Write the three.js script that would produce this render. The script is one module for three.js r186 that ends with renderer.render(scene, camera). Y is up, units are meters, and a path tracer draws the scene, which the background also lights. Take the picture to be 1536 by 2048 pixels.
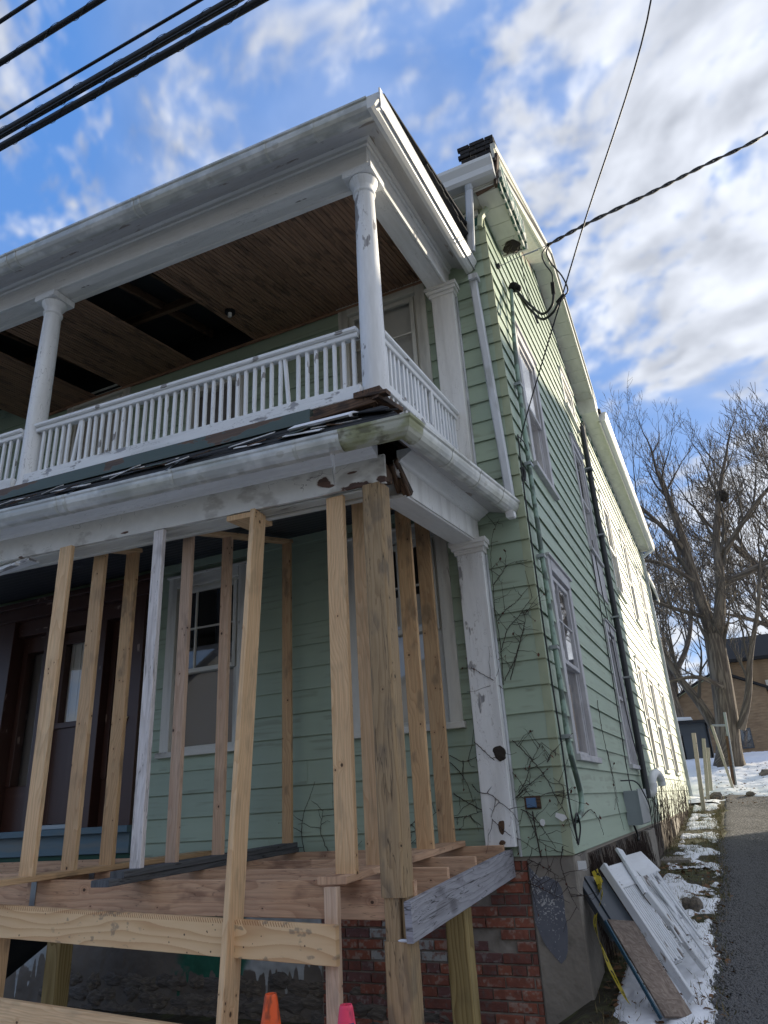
import * as THREE from 'three';
import { mergeGeometries } from 'three/addons/utils/BufferGeometryUtils.js';
import { FontLoader } from 'three/addons/loaders/FontLoader.js';
import { TextGeometry } from 'three/addons/geometries/TextGeometry.js';

// ---------------------------------------------------------------- camera
const scene = new THREE.Scene();
const camera = new THREE.PerspectiveCamera(71.28, 0.75, 0.05, 600);
camera.position.set(1.21, 1.6, 5.694);
camera.quaternion.setFromRotationMatrix(new THREE.Matrix4().makeBasis(
  new THREE.Vector3(0.90399, -0.05464, -0.42404), new THREE.Vector3(0.20912, 0.92157, 0.32707), new THREE.Vector3(0.37291, -0.38435, 0.84452)));
camera.updateMatrixWorld();
const renderer = new THREE.WebGLRenderer({ antialias: true });
renderer.toneMapping = THREE.LinearToneMapping;
renderer.toneMappingExposure = 3.65;
renderer.shadowMap.enabled = true;

// ---------------------------------------------------------------- noise
const hash = (x, y, s) => { let h = (Math.imul(x, 374761393) + Math.imul(y, 668265263) + Math.imul(s, 1442695041)) | 0; h = Math.imul(h ^ (h >>> 13), 1274126177); h = Math.imul(h ^ (h >>> 15), 2246822519); return ((h ^ (h >>> 16)) >>> 0) / 4294967296; };
const sm = t => t * t * (3 - 2 * t), clamp = (x, a = 0, b = 1) => Math.min(b, Math.max(a, x)), lerp = (a, b, t) => a + (b - a) * t;
const sst = (a, b, x) => sm(clamp((x - a) / (b - a)));
const mod = (a, n) => ((a % n) + n) % n;
const NT = 8192, PT = new Uint16Array(NT * 2), FT = new Float32Array(NT);
for (let i = 0; i < NT; i++) { PT[i] = PT[i + NT] = Math.floor(hash(i, 77, 3) * NT); FT[i] = hash(i, 5, 9); }
function vn(x, y, s = 0, px = 0, py = px) {
  const xi = Math.floor(x), yi = Math.floor(y); let fx = x - xi, fy = y - yi; fx = fx * fx * (3 - 2 * fx); fy = fy * fy * (3 - 2 * fy);
  let X0 = xi, X1 = xi + 1, Y0 = yi, Y1 = yi + 1;
  if (px) { X0 = ((xi % px) + px) % px; X1 = X0 + 1 === px ? 0 : X0 + 1; } if (py) { Y0 = ((yi % py) + py) % py; Y1 = Y0 + 1 === py ? 0 : Y0 + 1; }
  const a = PT[(X0 + s * 131) & 8191], b = PT[(X1 + s * 131) & 8191], p = FT[PT[(a + Y0) & 8191]], q = FT[PT[(b + Y0) & 8191]], r = FT[PT[(a + Y1) & 8191]], t = FT[PT[(b + Y1) & 8191]];
  const u = p + (q - p) * fx; return u + (r + (t - r) * fx - u) * fy;
}
function fbm(x, y, s = 0, o = 4, px = 0, py = px) { let a = 0, w = 0.5, t = 0; for (let i = 0; i < o; i++) { a += w * vn(x, y, s + i * 17, px, py); t += w; x *= 2; y *= 2; px *= 2; py *= 2; w *= 0.5; } return a / t; }
function rng(seed) { let a = seed | 0; return () => { a = (a + 0x6D2B79F5) | 0; let t = Math.imul(a ^ (a >>> 15), 1 | a); t = (t + Math.imul(t ^ (t >>> 7), 61 | t)) ^ t; return ((t ^ (t >>> 14)) >>> 0) / 4294967296; }; }
const rnd = rng(20240117);
const rr = (a, b) => a + (b - a) * rnd();

// ---------------------------------------------------------------- sky and sun
const SUN = new THREE.Vector3(0.53, 0.275, -0.85).normalize();
const SKY_GAIN = 0.49;
function skyColor(x, y, z) {
  const g = Math.max(0, x * SUN.x + y * SUN.y + z * SUN.z);
  const h = Math.pow(1 - clamp(y), 3.2);
  let r = lerp(0.066, 0.26, h), gg = lerp(0.172, 0.40, h), b = lerp(0.425, 0.60, h);
  const glow = 0.12 * Math.pow(g, 6) + 0.6 * Math.pow(g, 40);
  r += glow; gg += glow * 0.97; b += glow * 0.88;
  if (y > 0.005) {
    const k = 1 / (y + 0.12), qx = x * k, qz = z * k;
    // thin mackerel sheet: ragged puffs in drifting bands
    const wx = fbm(qx * 2.2 + 3, qz * 2.2, 5, 4) - 0.5, wz = fbm(qx * 2.2, qz * 2.2 + 9, 6, 4) - 0.5;
    const u = (qx * 0.86 + qz * 0.5) + wx * 0.16, v = (-qx * 0.5 + qz * 0.86) + wz * 0.16;
    const n = 0.40 * fbm(u * 5.2, v * 6.4, 11, 5) + 0.36 * fbm(u * 14, v * 19, 12, 5) + 0.24 * fbm(u * 40, v * 52, 13, 4);
    const big = fbm(qx * 1.5 + 7.3, qz * 1.5 + 2.1, 21, 3);
    // fuller on the side of the sun, thinner away from it; a clear lane above the far trees
    let cov = 0.14 + 0.66 * sst(-0.36, 0.10, qx + 0.15 * (qz + 0.8)) + 0.42 * (big - 0.5);
    cov -= 0.62 * Math.exp(-Math.pow((qz + 1.66) / 0.22, 2)) * sst(-0.5, 0.05, qx);
    cov += 0.3 * sst(-2.0, -2.7, qz);
    const th = 0.64 - 0.34 * cov;
    const d = sst(th - 0.10, th + 0.15, n);
    const veil = 0.20 * sst(0.36, 0.66, fbm(u * 2.6, v * 3.2, 31, 5));
    const a = clamp(0.88 * d + veil * (1 - d));
    const br = 0.13 + 0.48 * fbm(u * 13, v * 17, 33, 5) + 0.06 * d + 0.08 * Math.pow(g, 2);
    r = lerp(r, br * 0.97, a); gg = lerp(gg, br, a); b = lerp(b, br * 1.06, a);
  } else { const t = sst(0.005, -0.12, y); r = lerp(r, 0.16, t); gg = lerp(gg, 0.15, t); b = lerp(b, 0.14, t); }
  return [r, gg, b];
}
{
  const w = 2048, h = 1024, data = new Float32Array(w * h * 4);
  for (let j = 0; j < h; j++) {
    const el = ((j + 0.5) / h - 0.5) * Math.PI, cy = Math.cos(el), sy = Math.sin(el);
    for (let i = 0; i < w; i++) {
      const az = ((i + 0.5) / w - 0.5) * 2 * Math.PI, k = (j * w + i) * 4;
      const c = sy < -0.15 ? [0.16, 0.15, 0.14] : skyColor(Math.cos(az) * cy, sy, Math.sin(az) * cy);
      data[k] = c[0] * SKY_GAIN; data[k + 1] = c[1] * SKY_GAIN; data[k + 2] = c[2] * SKY_GAIN; data[k + 3] = 1;
    }
  }
  const t = new THREE.DataTexture(data, w, h, THREE.RGBAFormat, THREE.FloatType);
  t.mapping = THREE.EquirectangularReflectionMapping; t.magFilter = t.minFilter = THREE.LinearFilter; t.wrapS = THREE.RepeatWrapping; t.needsUpdate = true;
  scene.background = t; scene.environment = t;
}
const sun = new THREE.DirectionalLight(new THREE.Color(1, 0.88, 0.68), 2.0);
sun.position.copy(SUN).multiplyScalar(60); sun.target.position.set(0, 3, -5);
sun.castShadow = true; sun.shadow.mapSize.set(4096, 4096);
Object.assign(sun.shadow.camera, { left: -30, right: 30, top: 30, bottom: -30, near: 1, far: 160 });
sun.shadow.radius = 1.2;
scene.add(sun, sun.target);

// ---------------------------------------------------------------- helpers: geometry
const V = (x, y, z) => new THREE.Vector3(x, y, z);
const EX = V(1, 0, 0), EY = V(0, 1, 0), EZ = V(0, 0, 1);
function geo(pos, uv) {
  const g = new THREE.BufferGeometry();
  g.setAttribute('position', new THREE.Float32BufferAttribute(pos, 3));
  g.setAttribute('uv', new THREE.Float32BufferAttribute(uv, 2));
  g.computeVertexNormals();
  return g;
}
// closed outline pts [(o,u)] counter-clockwise, pushed along L from 0 to len; uv in metres
function prism(org, O, U, L, pts, len, ou = 0, ov = 0) {
  const det = O.clone().cross(U).dot(L) > 0, pos = [], uv = [];
  const P = (p, l) => [org.x + O.x * p[0] + U.x * p[1] + L.x * l, org.y + O.y * p[0] + U.y * p[1] + L.y * l, org.z + O.z * p[0] + U.z * p[1] + L.z * l];
  const tri = (a, b, c, ua, ub, uc) => { if (det) { pos.push(...a, ...b, ...c); uv.push(...ua, ...ub, ...uc); } else { pos.push(...a, ...c, ...b); uv.push(...ua, ...uc, ...ub); } };
  let per = ou;
  const n = pts.length;
  for (let i = 0; i < n; i++) {
    const p = pts[i], q = pts[(i + 1) % n], e = Math.hypot(q[0] - p[0], q[1] - p[1]);
    const a = P(p, 0), b = P(q, 0), c = P(q, len), d = P(p, len), u0 = [per, ov], u1 = [per + e, ov], u2 = [per + e, ov + len], u3 = [per, ov + len];
    tri(a, b, c, u0, u1, u2); tri(a, c, d, u0, u2, u3); per += e;
  }
  const cap = THREE.ShapeUtils.triangulateShape(pts.map(p => new THREE.Vector2(p[0], p[1])), []);
  const U2 = p => [p[0] + ou + 0.013, p[1] + ov];
  for (const [a, b, c] of cap) {
    tri(P(pts[c], 0), P(pts[b], 0), P(pts[a], 0), U2(pts[c]), U2(pts[b]), U2(pts[a]));
    tri(P(pts[a], len), P(pts[b], len), P(pts[c], len), U2(pts[a]), U2(pts[b]), U2(pts[c]));
  }
  return geo(pos, uv);
}
const rect = (a, b, c, d, r = 0) => r ? [[a + r, c], [b - r, c], [b, c + r], [b, d - r], [b - r, d], [a + r, d], [a, d - r], [a, c + r]] : [[a, c], [b, c], [b, d], [a, d]];
// straight timber from p0 to p1; w across wd, t the other way; arrises eased by r
function bar(p0, p1, w, t, wd = EX, r = 0.004) {
  const L = p1.clone().sub(p0), len = L.length(); L.normalize();
  const O = wd.clone().sub(L.clone().multiplyScalar(wd.dot(L))).normalize(), U = L.clone().cross(O);
  return prism(p0, O, U, L, rect(-w / 2, w / 2, -t / 2, t / 2, r), len, rr(0, 7), rr(0, 7));
}
const bar6 = (x0, y0, z0, x1, y1, z1, w, t, wd, r) => bar(V(x0, y0, z0), V(x1, y1, z1), w, t, wd, r);
// box between two corners; the grain runs along the longest side
function box(x0, x1, y0, y1, z0, z1, r = 0.004) {
  const dx = x1 - x0, dy = y1 - y0, dz = z1 - z0, m = Math.min(dx, dy, dz); r = Math.min(r, m * 0.3);
  const o = V(x0, y0, z0), a = rr(0, 7), b = rr(0, 7);
  if (dx >= dy && dx >= dz) return prism(o, EZ, EY, EX, rect(0, dz, 0, dy, r), dx, a, b);
  if (dy >= dz) return prism(o, EX, EZ, EY, rect(0, dx, 0, dz, r), dy, a, b);
  return prism(o, EX, EY, EZ, rect(0, dx, 0, dy, r), dz, a, b);
}
// box in a local frame (l along the wall, u up, o outwards)
const FRONT = { o: V(0, 0, 0), L: EX, U: EY, O: EZ }, SIDE = { o: V(0, 0, 0), L: V(0, 0, -1), U: EY, O: EX };
function fb(F, l0, l1, u0, u1, o0, o1, r = 0.003) {
  const at = F.o.clone().addScaledVector(F.L, l0).addScaledVector(F.U, u0).addScaledVector(F.O, o0);
  const a = rr(0, 7), b = rr(0, 7); r = Math.min(r, 0.3 * Math.min(l1 - l0, u1 - u0, o1 - o0));
  if (u1 - u0 > l1 - l0) return prism(at, F.L, F.O, F.U, rect(0, l1 - l0, 0, o1 - o0, r), u1 - u0, a, b);
  return prism(at, F.O, F.U, F.L, rect(0, o1 - o0, 0, u1 - u0, r), l1 - l0, a, b);
}
// outline swept along a level path [(x,z)...] with mitred corners; o points to the right hand of +x travel (+z)
function sweep(path, pts, ov = 0) {
  const pos = [], uv = [], n = path.length, off = [];
  for (let i = 0; i < n; i++) {
    const d = (a, b) => { const x = b[0] - a[0], z = b[1] - a[1], l = Math.hypot(x, z); return [x / l, z / l]; };
    const d0 = i ? d(path[i - 1], path[i]) : d(path[0], path[1]), d1 = i < n - 1 ? d(path[i], path[i + 1]) : d0;
    const n0 = [-d0[1], d0[0]], n1 = [-d1[1], d1[0]], s = [n0[0] + n1[0], n0[1] + n1[1]], k = 2 / (s[0] * s[0] + s[1] * s[1]);
    off.push([s[0] * k, s[1] * k]);
  }
  const P = (i, p) => [path[i][0] + off[i][0] * p[0], p[1], path[i][1] + off[i][1] * p[0]];
  let v = ov;
  for (let i = 0; i < n - 1; i++) {
    const len = Math.hypot(path[i + 1][0] - path[i][0], path[i + 1][1] - path[i][1]); let per = 0;
    for (let j = 0; j < pts.length; j++) {
      const p = pts[j], q = pts[(j + 1) % pts.length], e = Math.hypot(q[0] - p[0], q[1] - p[1]);
      const a = P(i, p), b = P(i, q), c = P(i + 1, q), d = P(i + 1, p);
      pos.push(...a, ...c, ...b, ...a, ...d, ...c);
      uv.push(per, v, per + e, v + len, per + e, v, per, v, per, v + len, per + e, v + len); per += e;
    }
    v += len;
  }
  const cap = THREE.ShapeUtils.triangulateShape(pts.map(p => new THREE.Vector2(p[0], p[1])), []);
  for (const [i, fl] of [[0, 0], [n - 1, 1]]) for (const t of cap) { const q = fl ? [t[0], t[2], t[1]] : t; for (const m of q) { pos.push(...P(i, pts[m])); uv.push(pts[m][0], pts[m][1]); } }
  return geo(pos, uv);
}
// round tube through points with radii, smooth normals
function tube(pts, rad, sides = 6, capEnd = true) {
  const pos = [], uv = [], idx = [], nor = []; let T = null, N = null, v = 0;
  for (let i = 0; i < pts.length; i++) {
    const t = (i < pts.length - 1 ? pts[i + 1] : pts[i]).clone().sub(i ? pts[i - 1] : pts[0]).normalize();
    if (!N) { N = Math.abs(t.y) < 0.9 ? V(0, 1, 0).cross(t).normalize() : V(1, 0, 0).cross(t).normalize(); }
    else { N.sub(t.clone().multiplyScalar(N.dot(t))).normalize(); }
    const Bn = t.clone().cross(N), r = Array.isArray(rad) ? rad[i] : rad;
    if (i) v += pts[i].distanceTo(pts[i - 1]);
    for (let k = 0; k <= sides; k++) {
      const a = k / sides * Math.PI * 2, c = Math.cos(a), s = Math.sin(a), nx = N.x * c + Bn.x * s, ny = N.y * c + Bn.y * s, nz = N.z * c + Bn.z * s;
      pos.push(pts[i].x + nx * r, pts[i].y + ny * r, pts[i].z + nz * r); nor.push(nx, ny, nz); uv.push(k / sides * 6.283 * r, v);
    }
  }
  const w = sides + 1;
  for (let i = 0; i < pts.length - 1; i++) for (let k = 0; k < sides; k++) { const a = i * w + k, b = a + 1, c = a + w, d = c + 1; idx.push(a, b, c, b, d, c); }
  if (capEnd) for (const [e, f] of [[0, 1], [pts.length - 1, 0]]) for (let k = 1; k < sides - 1; k++) f ? idx.push(e * w, e * w + k + 1, e * w + k) : idx.push(e * w, e * w + k, e * w + k + 1);
  const g = new THREE.BufferGeometry();
  g.setAttribute('position', new THREE.Float32BufferAttribute(pos, 3)); g.setAttribute('normal', new THREE.Float32BufferAttribute(nor, 3)); g.setAttribute('uv', new THREE.Float32BufferAttribute(uv, 2)); g.setIndex(idx);
  return g;
}
const curve = (pts, n = 24) => new THREE.CatmullRomCurve3(pts).getPoints(n);
const merge = a => { const l = a.map(g => g.index ? g.toNonIndexed() : g); return mergeGeometries(l, false); };
// the porch has sunk towards its outer corner: everything on it dips with it
const sagAt = (x, z) => z <= 0 ? 0 : z / 1.93 * (-0.187 - 0.0415 * (x + 0.5));
function warp(g, k = 1) {
  const p = g.attributes.position;
  for (let i = 0; i < p.count; i++) p.setY(i, p.getY(i) + k * sagAt(p.getX(i), p.getZ(i)));
  if (!g.index) g.computeVertexNormals();
  return g;
}
// irregular flat plate: outline in (l,u) of frame F, thickness o0..o1
function plate(F, pts, o0, o1) { return prism(F.o.clone().addScaledVector(F.O, o0), F.L, F.U, F.O, pts, o1 - o0, rr(0, 5), rr(0, 5)); }
function blob(cx, cy, cz, rx, ry, rz, seed, amp = 0.25, det = 2, freq = 2) {
  const g = new THREE.IcosahedronGeometry(1, det), p = g.attributes.position;
  for (let i = 0; i < p.count; i++) {
    const x = p.getX(i), y = p.getY(i), z = p.getZ(i), k = 1 + amp * 2 * (fbm(x * freq + z * 1.7 + 10, y * freq - z * 1.3 + 10, seed, 3) - 0.5);
    p.setXYZ(i, cx + x * rx * k, cy + y * ry * k, cz + z * rz * k);
  }
  g.computeVertexNormals();
  return g;
}

// ---------------------------------------------------------------- helpers: objects
const used = {};
const numbered = n => { const k = used[n] = (used[n] ?? -1) + 1; return k ? n + '_' + String(k).padStart(3, '0') : n; };
function thing(name, label, category, group, kind) {
  const o = new THREE.Group(); o.name = numbered(name); o.userData = { label, category };
  if (group) o.userData.group = group; if (kind) o.userData.kind = kind;
  scene.add(o); return o;
}
function part(parent, name, g, m, label) {
  const o = new THREE.Mesh(Array.isArray(g) ? merge(g) : g, m); o.name = name; o.castShadow = o.receiveShadow = true;
  if (label) o.userData.label = label;
  parent.add(o); return o;
}
function holder(parent, name, label) { const o = new THREE.Group(); o.name = name; if (label) o.userData.label = label; parent.add(o); return o; }
function solo(name, g, m, label, category, group, kind) {
  const o = new THREE.Mesh(Array.isArray(g) ? merge(g) : g, m); o.name = numbered(name); o.castShadow = o.receiveShadow = true;
  o.userData = {}; if (label) o.userData.label = label; if (category) o.userData.category = category; if (group) o.userData.group = group; if (kind) o.userData.kind = kind;
  scene.add(o); return o;
}
// move the origin of a finished thing to its base without moving its parts
function settle(o, x, y, z) { o.position.set(x, y, z); for (const c of o.children) c.position.sub(o.position); return o; }
// ---------------------------------------------------------------- materials
// f(u,v) gives [r,g,b] 0..255 or a single height 0..1; the picture covers sx by sy metres and repeats
function tex(w, h, sx, sy, f) {
  const d = new Uint8Array(w * h * 4); let grey = false;
  for (let j = 0; j < h; j++) for (let i = 0; i < w; i++) {
    const c = f((i + 0.5) / w, (j + 0.5) / h), k = (j * w + i) * 4;
    if (typeof c === 'number') { grey = true; d[k] = d[k + 1] = d[k + 2] = clamp(c) * 255; } else { d[k] = clamp(c[0], 0, 255); d[k + 1] = clamp(c[1], 0, 255); d[k + 2] = clamp(c[2], 0, 255); }
    d[k + 3] = 255;
  }
  const t = new THREE.DataTexture(d, w, h, THREE.RGBAFormat); t.wrapS = t.wrapT = THREE.RepeatWrapping; t.magFilter = THREE.LinearFilter; t.minFilter = THREE.LinearMipmapLinearFilter; t.generateMipmaps = true;
  if (!grey) t.colorSpace = THREE.SRGBColorSpace;
  t.repeat.set(1 / sx, 1 / sy); t.needsUpdate = true; return t;
}
const mix3 = (a, b, t) => [lerp(a[0], b[0], t), lerp(a[1], b[1], t), lerp(a[2], b[2], t)];
const std = o => new THREE.MeshStandardMaterial({ side: THREE.DoubleSide, roughness: 0.8, ...o });
const lin = (r, g, b) => new THREE.Color().setRGB(r, g, b);

// sawn timber: rings drawn out along the length, knots, grime
function wood(seed, light, dark, { knots = 9, rings = 9, grime = 0.1, grimeCol = [60, 55, 50], checks = 0, contrast = 0.55, rough = 0.78, relief = true } = {}) {
  const R = rng(seed * 7919 + 5), W = 0.32, H = 2.8, kn = [];
  for (let i = 0; i < knots; i++) kn.push([R(), R(), 0.0035 + 0.014 * R() * R() * R()]);
  const near = (u, v) => { let a = 0, core = 9; for (const [ku, kv, r] of kn) { let du = Math.abs(u - ku), dv = Math.abs(v - kv); du = Math.min(du, 1 - du) * W; dv = Math.min(dv, 1 - dv) * H; const d = Math.hypot(du, dv / 1.25) / r; if (d < 6) { a += Math.exp(-d * d / 7); core = Math.min(core, d); } } return [a, core]; };
  const map = tex(224, 1120, W, H, (u, v) => {
    const [a, core] = near(u, v);
    const rc = rings * (u + 0.9 * fbm(u * 2, v * 3, seed, 3, 2, 3) + 0.06 * fbm(u * 6, v * 20, seed + 3, 3, 6, 20)) + 2.2 * a;
    const f = rc - Math.floor(rc), late = Math.pow(f, 2.4) * (1 - sst(0.93, 1, f));
    const fib = fbm(u * 60, v * 26, seed + 5, 2, 60, 26) - 0.5;
    let c = mix3(light, dark, clamp(late * contrast + 0.25 * (fbm(u * 3, v * 5, seed + 9, 3, 3, 5) - 0.3) + 0.22 * a));
    c = c.map(x => x * (1 + 0.13 * fib));
    if (core < 1.25) c = mix3(c, dark.map(x => x * 0.42), sst(1.25, 0.75, core) * 0.9);
    const g = sst(0.55, 0.85, fbm(u * 4, v * 16, seed + 13, 4, 4, 16)); c = mix3(c, grimeCol, g * grime * 1.3);
    if (checks) { const k = Math.abs(fbm(u * 14, v * 5, seed + 21, 3, 14, 5) - 0.5); c = mix3(c, dark.map(x => x * 0.4), checks * sst(0.014, 0.0, k)); }
    return c;
  });
  if (!relief) return std({ map, roughness: rough });
  const bump = tex(112, 560, W, H, (u, v) => { const rc = rings * (u + 0.9 * fbm(u * 2, v * 3, seed, 3, 2, 3) + 0.06 * fbm(u * 6, v * 20, seed + 3, 3, 6, 20)); const f = rc - Math.floor(rc); return 0.5 + 0.25 * Math.pow(f, 2) + 0.3 * (fbm(u * 50, v * 16, seed + 5, 2, 50, 16) - 0.5) - (checks ? 0.5 * sst(0.014, 0, Math.abs(fbm(u * 14, v * 5, seed + 21, 3, 14, 5) - 0.5)) : 0); });
  return std({ map, bumpMap: bump, bumpScale: 0.0012, roughness: rough });
}
const M = {};
M.pine = [wood(1, [219, 185, 142], [172, 122, 80], { knots: 12, rings: 13, contrast: 0.4 }), wood(2, [208, 175, 134], [160, 116, 78], { knots: 18, rings: 16, contrast: 0.42, grime: 0.25 }), wood(3, [222, 190, 148], [178, 130, 88], { knots: 8, rings: 10, contrast: 0.36 })];
M.pink = wood(4, [206, 178, 152], [158, 118, 92], { knots: 18, grime: 0.15, contrast: 0.35 });
M.bleached = wood(5, [216, 211, 208], [152, 140, 132], { knots: 8, checks: 0.5, contrast: 0.3, grime: 0.2, grimeCol: [96, 88, 84] });
M.joist = wood(6, [206, 170, 138], [150, 106, 80], { knots: 9, rings: 6, contrast: 0.42, grime: 0.3, grimeCol: [84, 58, 48], checks: 0.3 });
M.treated = wood(7, [172, 152, 104], [112, 90, 48], { knots: 5, rings: 7, contrast: 0.7 });
M.post = wood(8, [168, 143, 108], [116, 92, 64], { knots: 5, rings: 11, grime: 0.3, grimeCol: [82, 76, 70], checks: 0.55, contrast: 0.5 });
M.greyJoist = wood(9, [160, 160, 166], [104, 100, 102], { knots: 3, rings: 8, grime: 0.3, grimeCol: [70, 66, 70], checks: 0.8, contrast: 0.4 });
M.darkPlank = wood(10, [92, 94, 96], [52, 54, 58], { knots: 4, rings: 6, checks: 0.8, contrast: 0.5 });
M.ceilWood = wood(11, [160, 124, 98], [96, 72, 58], { knots: 1, rings: 6, grime: 0.35, grimeCol: [52, 40, 33], checks: 0.3, relief: false });
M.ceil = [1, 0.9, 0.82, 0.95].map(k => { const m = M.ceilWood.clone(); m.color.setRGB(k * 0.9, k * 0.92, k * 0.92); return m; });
M.fencePost = wood(12, [178, 172, 158], [128, 122, 108], { knots: 4, checks: 0.4, contrast: 0.3, relief: false });
M.rotten = wood(13, [104, 78, 56], [48, 34, 26], { knots: 2, checks: 0.9, rings: 14, contrast: 0.8, grime: 0.5, grimeCol: [22, 18, 15] });

// old paint on wood: hairline cracks along the grain, flakes gone down to grey wood
function paint(seed, col, wear, { bare = [142, 134, 126], sx = 0.6, sy = 2.4, dirt = 0.07, dirtCol = [120, 116, 106], rough = 0.55, cr = 1, relief = true } = {}) {
  const pe = (u, v) => fbm(u * 5, v * 9, seed, 5, 5, 9) + 0.12 * (fbm(u * 30, v * 14, seed + 4, 3, 30, 14) - 0.5);
  const ck = (u, v) => Math.min(Math.abs(fbm(u * 12, v * 5, seed + 7, 4, 12, 5) - 0.5), 1.6 * Math.abs(fbm(u * 9, v * 22, seed + 8, 3, 9, 22) - 0.46));
  const th = 0.82 - 0.3 * wear;
  const map = tex(288, 880, sx, sy, (u, v) => {
    const p = pe(u, v), peel = sst(th, th + 0.012, p);
    let c = col.map(x => x * (0.975 + 0.05 * fbm(u * 40, v * 30, seed + 1, 3, 40, 30)));
    c = mix3(c, dirtCol, dirt * sst(0.45, 0.8, fbm(u * 6, v * 3, seed + 2, 5, 6, 3)) * 2);
    c = mix3(c, [96, 92, 88], cr * (0.18 + 0.6 * wear) * sst(0.008, 0.001, ck(u, v)) * sst(0.38, 0.62, fbm(u * 4, v * 4, seed + 3, 3, 4, 4)));
    c = mix3(c, bare.map(x => x * (0.75 + 0.5 * fbm(u * 50, v * 8, seed + 6, 3, 50, 8))), peel);
    const rim = sst(th - 0.02, th, p) * (1 - peel); return mix3(c, [110, 102, 94], rim * 0.35);
  });
  if (!relief) return std({ map, roughness: rough });
  const bump = tex(192, 560, sx, sy, (u, v) => 0.8 - 0.6 * sst(th, th + 0.01, pe(u, v)) - 0.25 * cr * sst(0.008, 0.001, ck(u, v)) + 0.1 * (fbm(u * 40, v * 12, seed + 1, 3, 40, 12) - 0.5));
  return std({ map, bumpMap: bump, bumpScale: 0.0022, roughness: rough });
}
M.white = paint(31, [238, 237, 233], 0.1);
M.whiteWorn = paint(32, [238, 239, 238], 0.3, { bare: [156, 156, 158] });
M.whiteBad = paint(33, [237, 238, 238], 0.42, { bare: [152, 150, 150] });
M.whiteRail = paint(34, [240, 241, 240], 0.17, { sx: 0.3, sy: 1.6, bare: [150, 146, 142] });
M.trim = paint(35, [216, 215, 206], 0.06, { dirt: 0.2, relief: false });
M.soffit = paint(44, [196, 196, 196], 0.1, { relief: false });
M.greyDeck = paint(36, [84, 98, 92], 0.6, { bare: [96, 76, 58] });
M.blueStep = paint(37, [84, 108, 120], 0.1, { dirt: 0.3, relief: false });
M.greenBoard = paint(38, [18, 70, 50], 0.12, { relief: false });
M.brownDoor = paint(39, [68, 43, 35], 0.06, { bare: [130, 110, 100], cr: 0.3, rough: 0.4, relief: false });
M.greenPeel = paint(40, [30, 84, 70], 0.9, { bare: [196, 196, 184], sx: 0.3, sy: 0.5 });
M.navy = paint(41, [44, 48, 56], 0.2, { bare: [50, 48, 46], relief: false });
M.panelWhite = paint(42, [214, 217, 221], 0.3, { bare: [120, 112, 106] });
M.darkDoor = paint(43, [38, 46, 54], 0.1, { bare: [90, 88, 84], rough: 0.3, relief: false });

// enamelled siding, chalky, rain-streaked
M.siding0 = std({ roughness: 0.5, map: tex(512, 256, 2.4, 1.2, (u, v) => {
  const s = fbm(u * 60, v * 3, 51, 3, 60, 3) - 0.5, b = fbm(u * 5, v * 4, 52, 4, 5, 4) - 0.5;
  const st = sst(0.56, 0.8, fbm(u * 90, v * 2, 53, 3, 90, 2)) * sst(0.4, 0.6, fbm(u * 7, v * 5, 54, 3, 7, 5)); return mix3(mix3([168, 185, 164], [149, 165, 145], clamp(0.35 + 0.5 * b + 0.3 * s)), [112, 116, 98], 0.35 * st); }) });
M.siding = [1, 0.965, 1.03, 0.985].map((k, i) => { const m = M.siding0.clone(); m.color.setRGB(k, k * (i === 1 ? 1.01 : 1), k * (i === 2 ? 0.98 : 1)); return m; });
M.corner = std({ roughness: 0.55, map: tex(128, 128, 0.4, 0.4, (u, v) => mix3([170, 178, 148], [154, 164, 136], fbm(u * 6, v * 6, 55, 4, 6, 6))) });
M.gutter = std({ roughness: 0.42, metalness: 0.25, map: tex(256, 1024, 0.5, 3.2, (u, v) => {
  let c = mix3([218, 218, 212], [190, 191, 186], sst(0.4, 0.7, fbm(u * 4, v * 24, 61, 5, 4, 24)));
  c = mix3(c, [158, 158, 136], 0.3 * sst(0.52, 0.72, fbm(u * 5, v * 6, 62, 5, 5, 6)));
  return mix3(c, [128, 122, 108], 0.25 * sst(0.66, 0.8, fbm(u * 8, v * 30, 63, 4, 8, 30))); }), bumpMap: tex(64, 256, 0.5, 3.2, (u, v) => fbm(u * 5, v * 20, 64, 4, 5, 20)), bumpScale: 0.003 });
M.gutterMoss = std({ roughness: 0.6, map: tex(256, 512, 0.5, 1.2, (u, v) => {
  let c = mix3([186, 186, 168], [146, 148, 108], sst(0.35, 0.65, fbm(u * 6, v * 8, 66, 5, 6, 8)));
  return mix3(c, [86, 82, 62], 0.6 * sst(0.56, 0.72, fbm(u * 7, v * 14, 67, 5, 7, 14))); }) });
M.newGutter = std({ roughness: 0.35, color: 0xd9d9d4 });
M.aluTrim = std({ roughness: 0.45, map: tex(128, 256, 0.5, 2, (u, v) => mix3([222, 221, 208], [196, 196, 182], fbm(u * 8, v * 10, 68, 4, 8, 10))) });
M.spout = std({ roughness: 0.4, map: tex(64, 512, 0.4, 3, (u, v) => mix3([206, 210, 214], [168, 172, 172], sst(0.4, 0.75, fbm(u * 8, v * 12, 69, 4, 8, 12)))) });
M.shingle = std({ roughness: 0.95, color: 0x2b2c2e });
M.black = std({ roughness: 0.9, color: 0x0c0c0e });
M.cable = std({ roughness: 0.5, color: 0x16191b });
M.steel = std({ roughness: 0.4, metalness: 0.8, color: 0x9aa0a2 });
M.conduit = std({ roughness: 0.5, metalness: 0.3, map: tex(64, 512, 0.2, 2, (u, v) => mix3([138, 160, 146], [92, 104, 96], sst(0.45, 0.65, fbm(u * 4, v * 30, 71, 4, 4, 30)))) });
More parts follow.
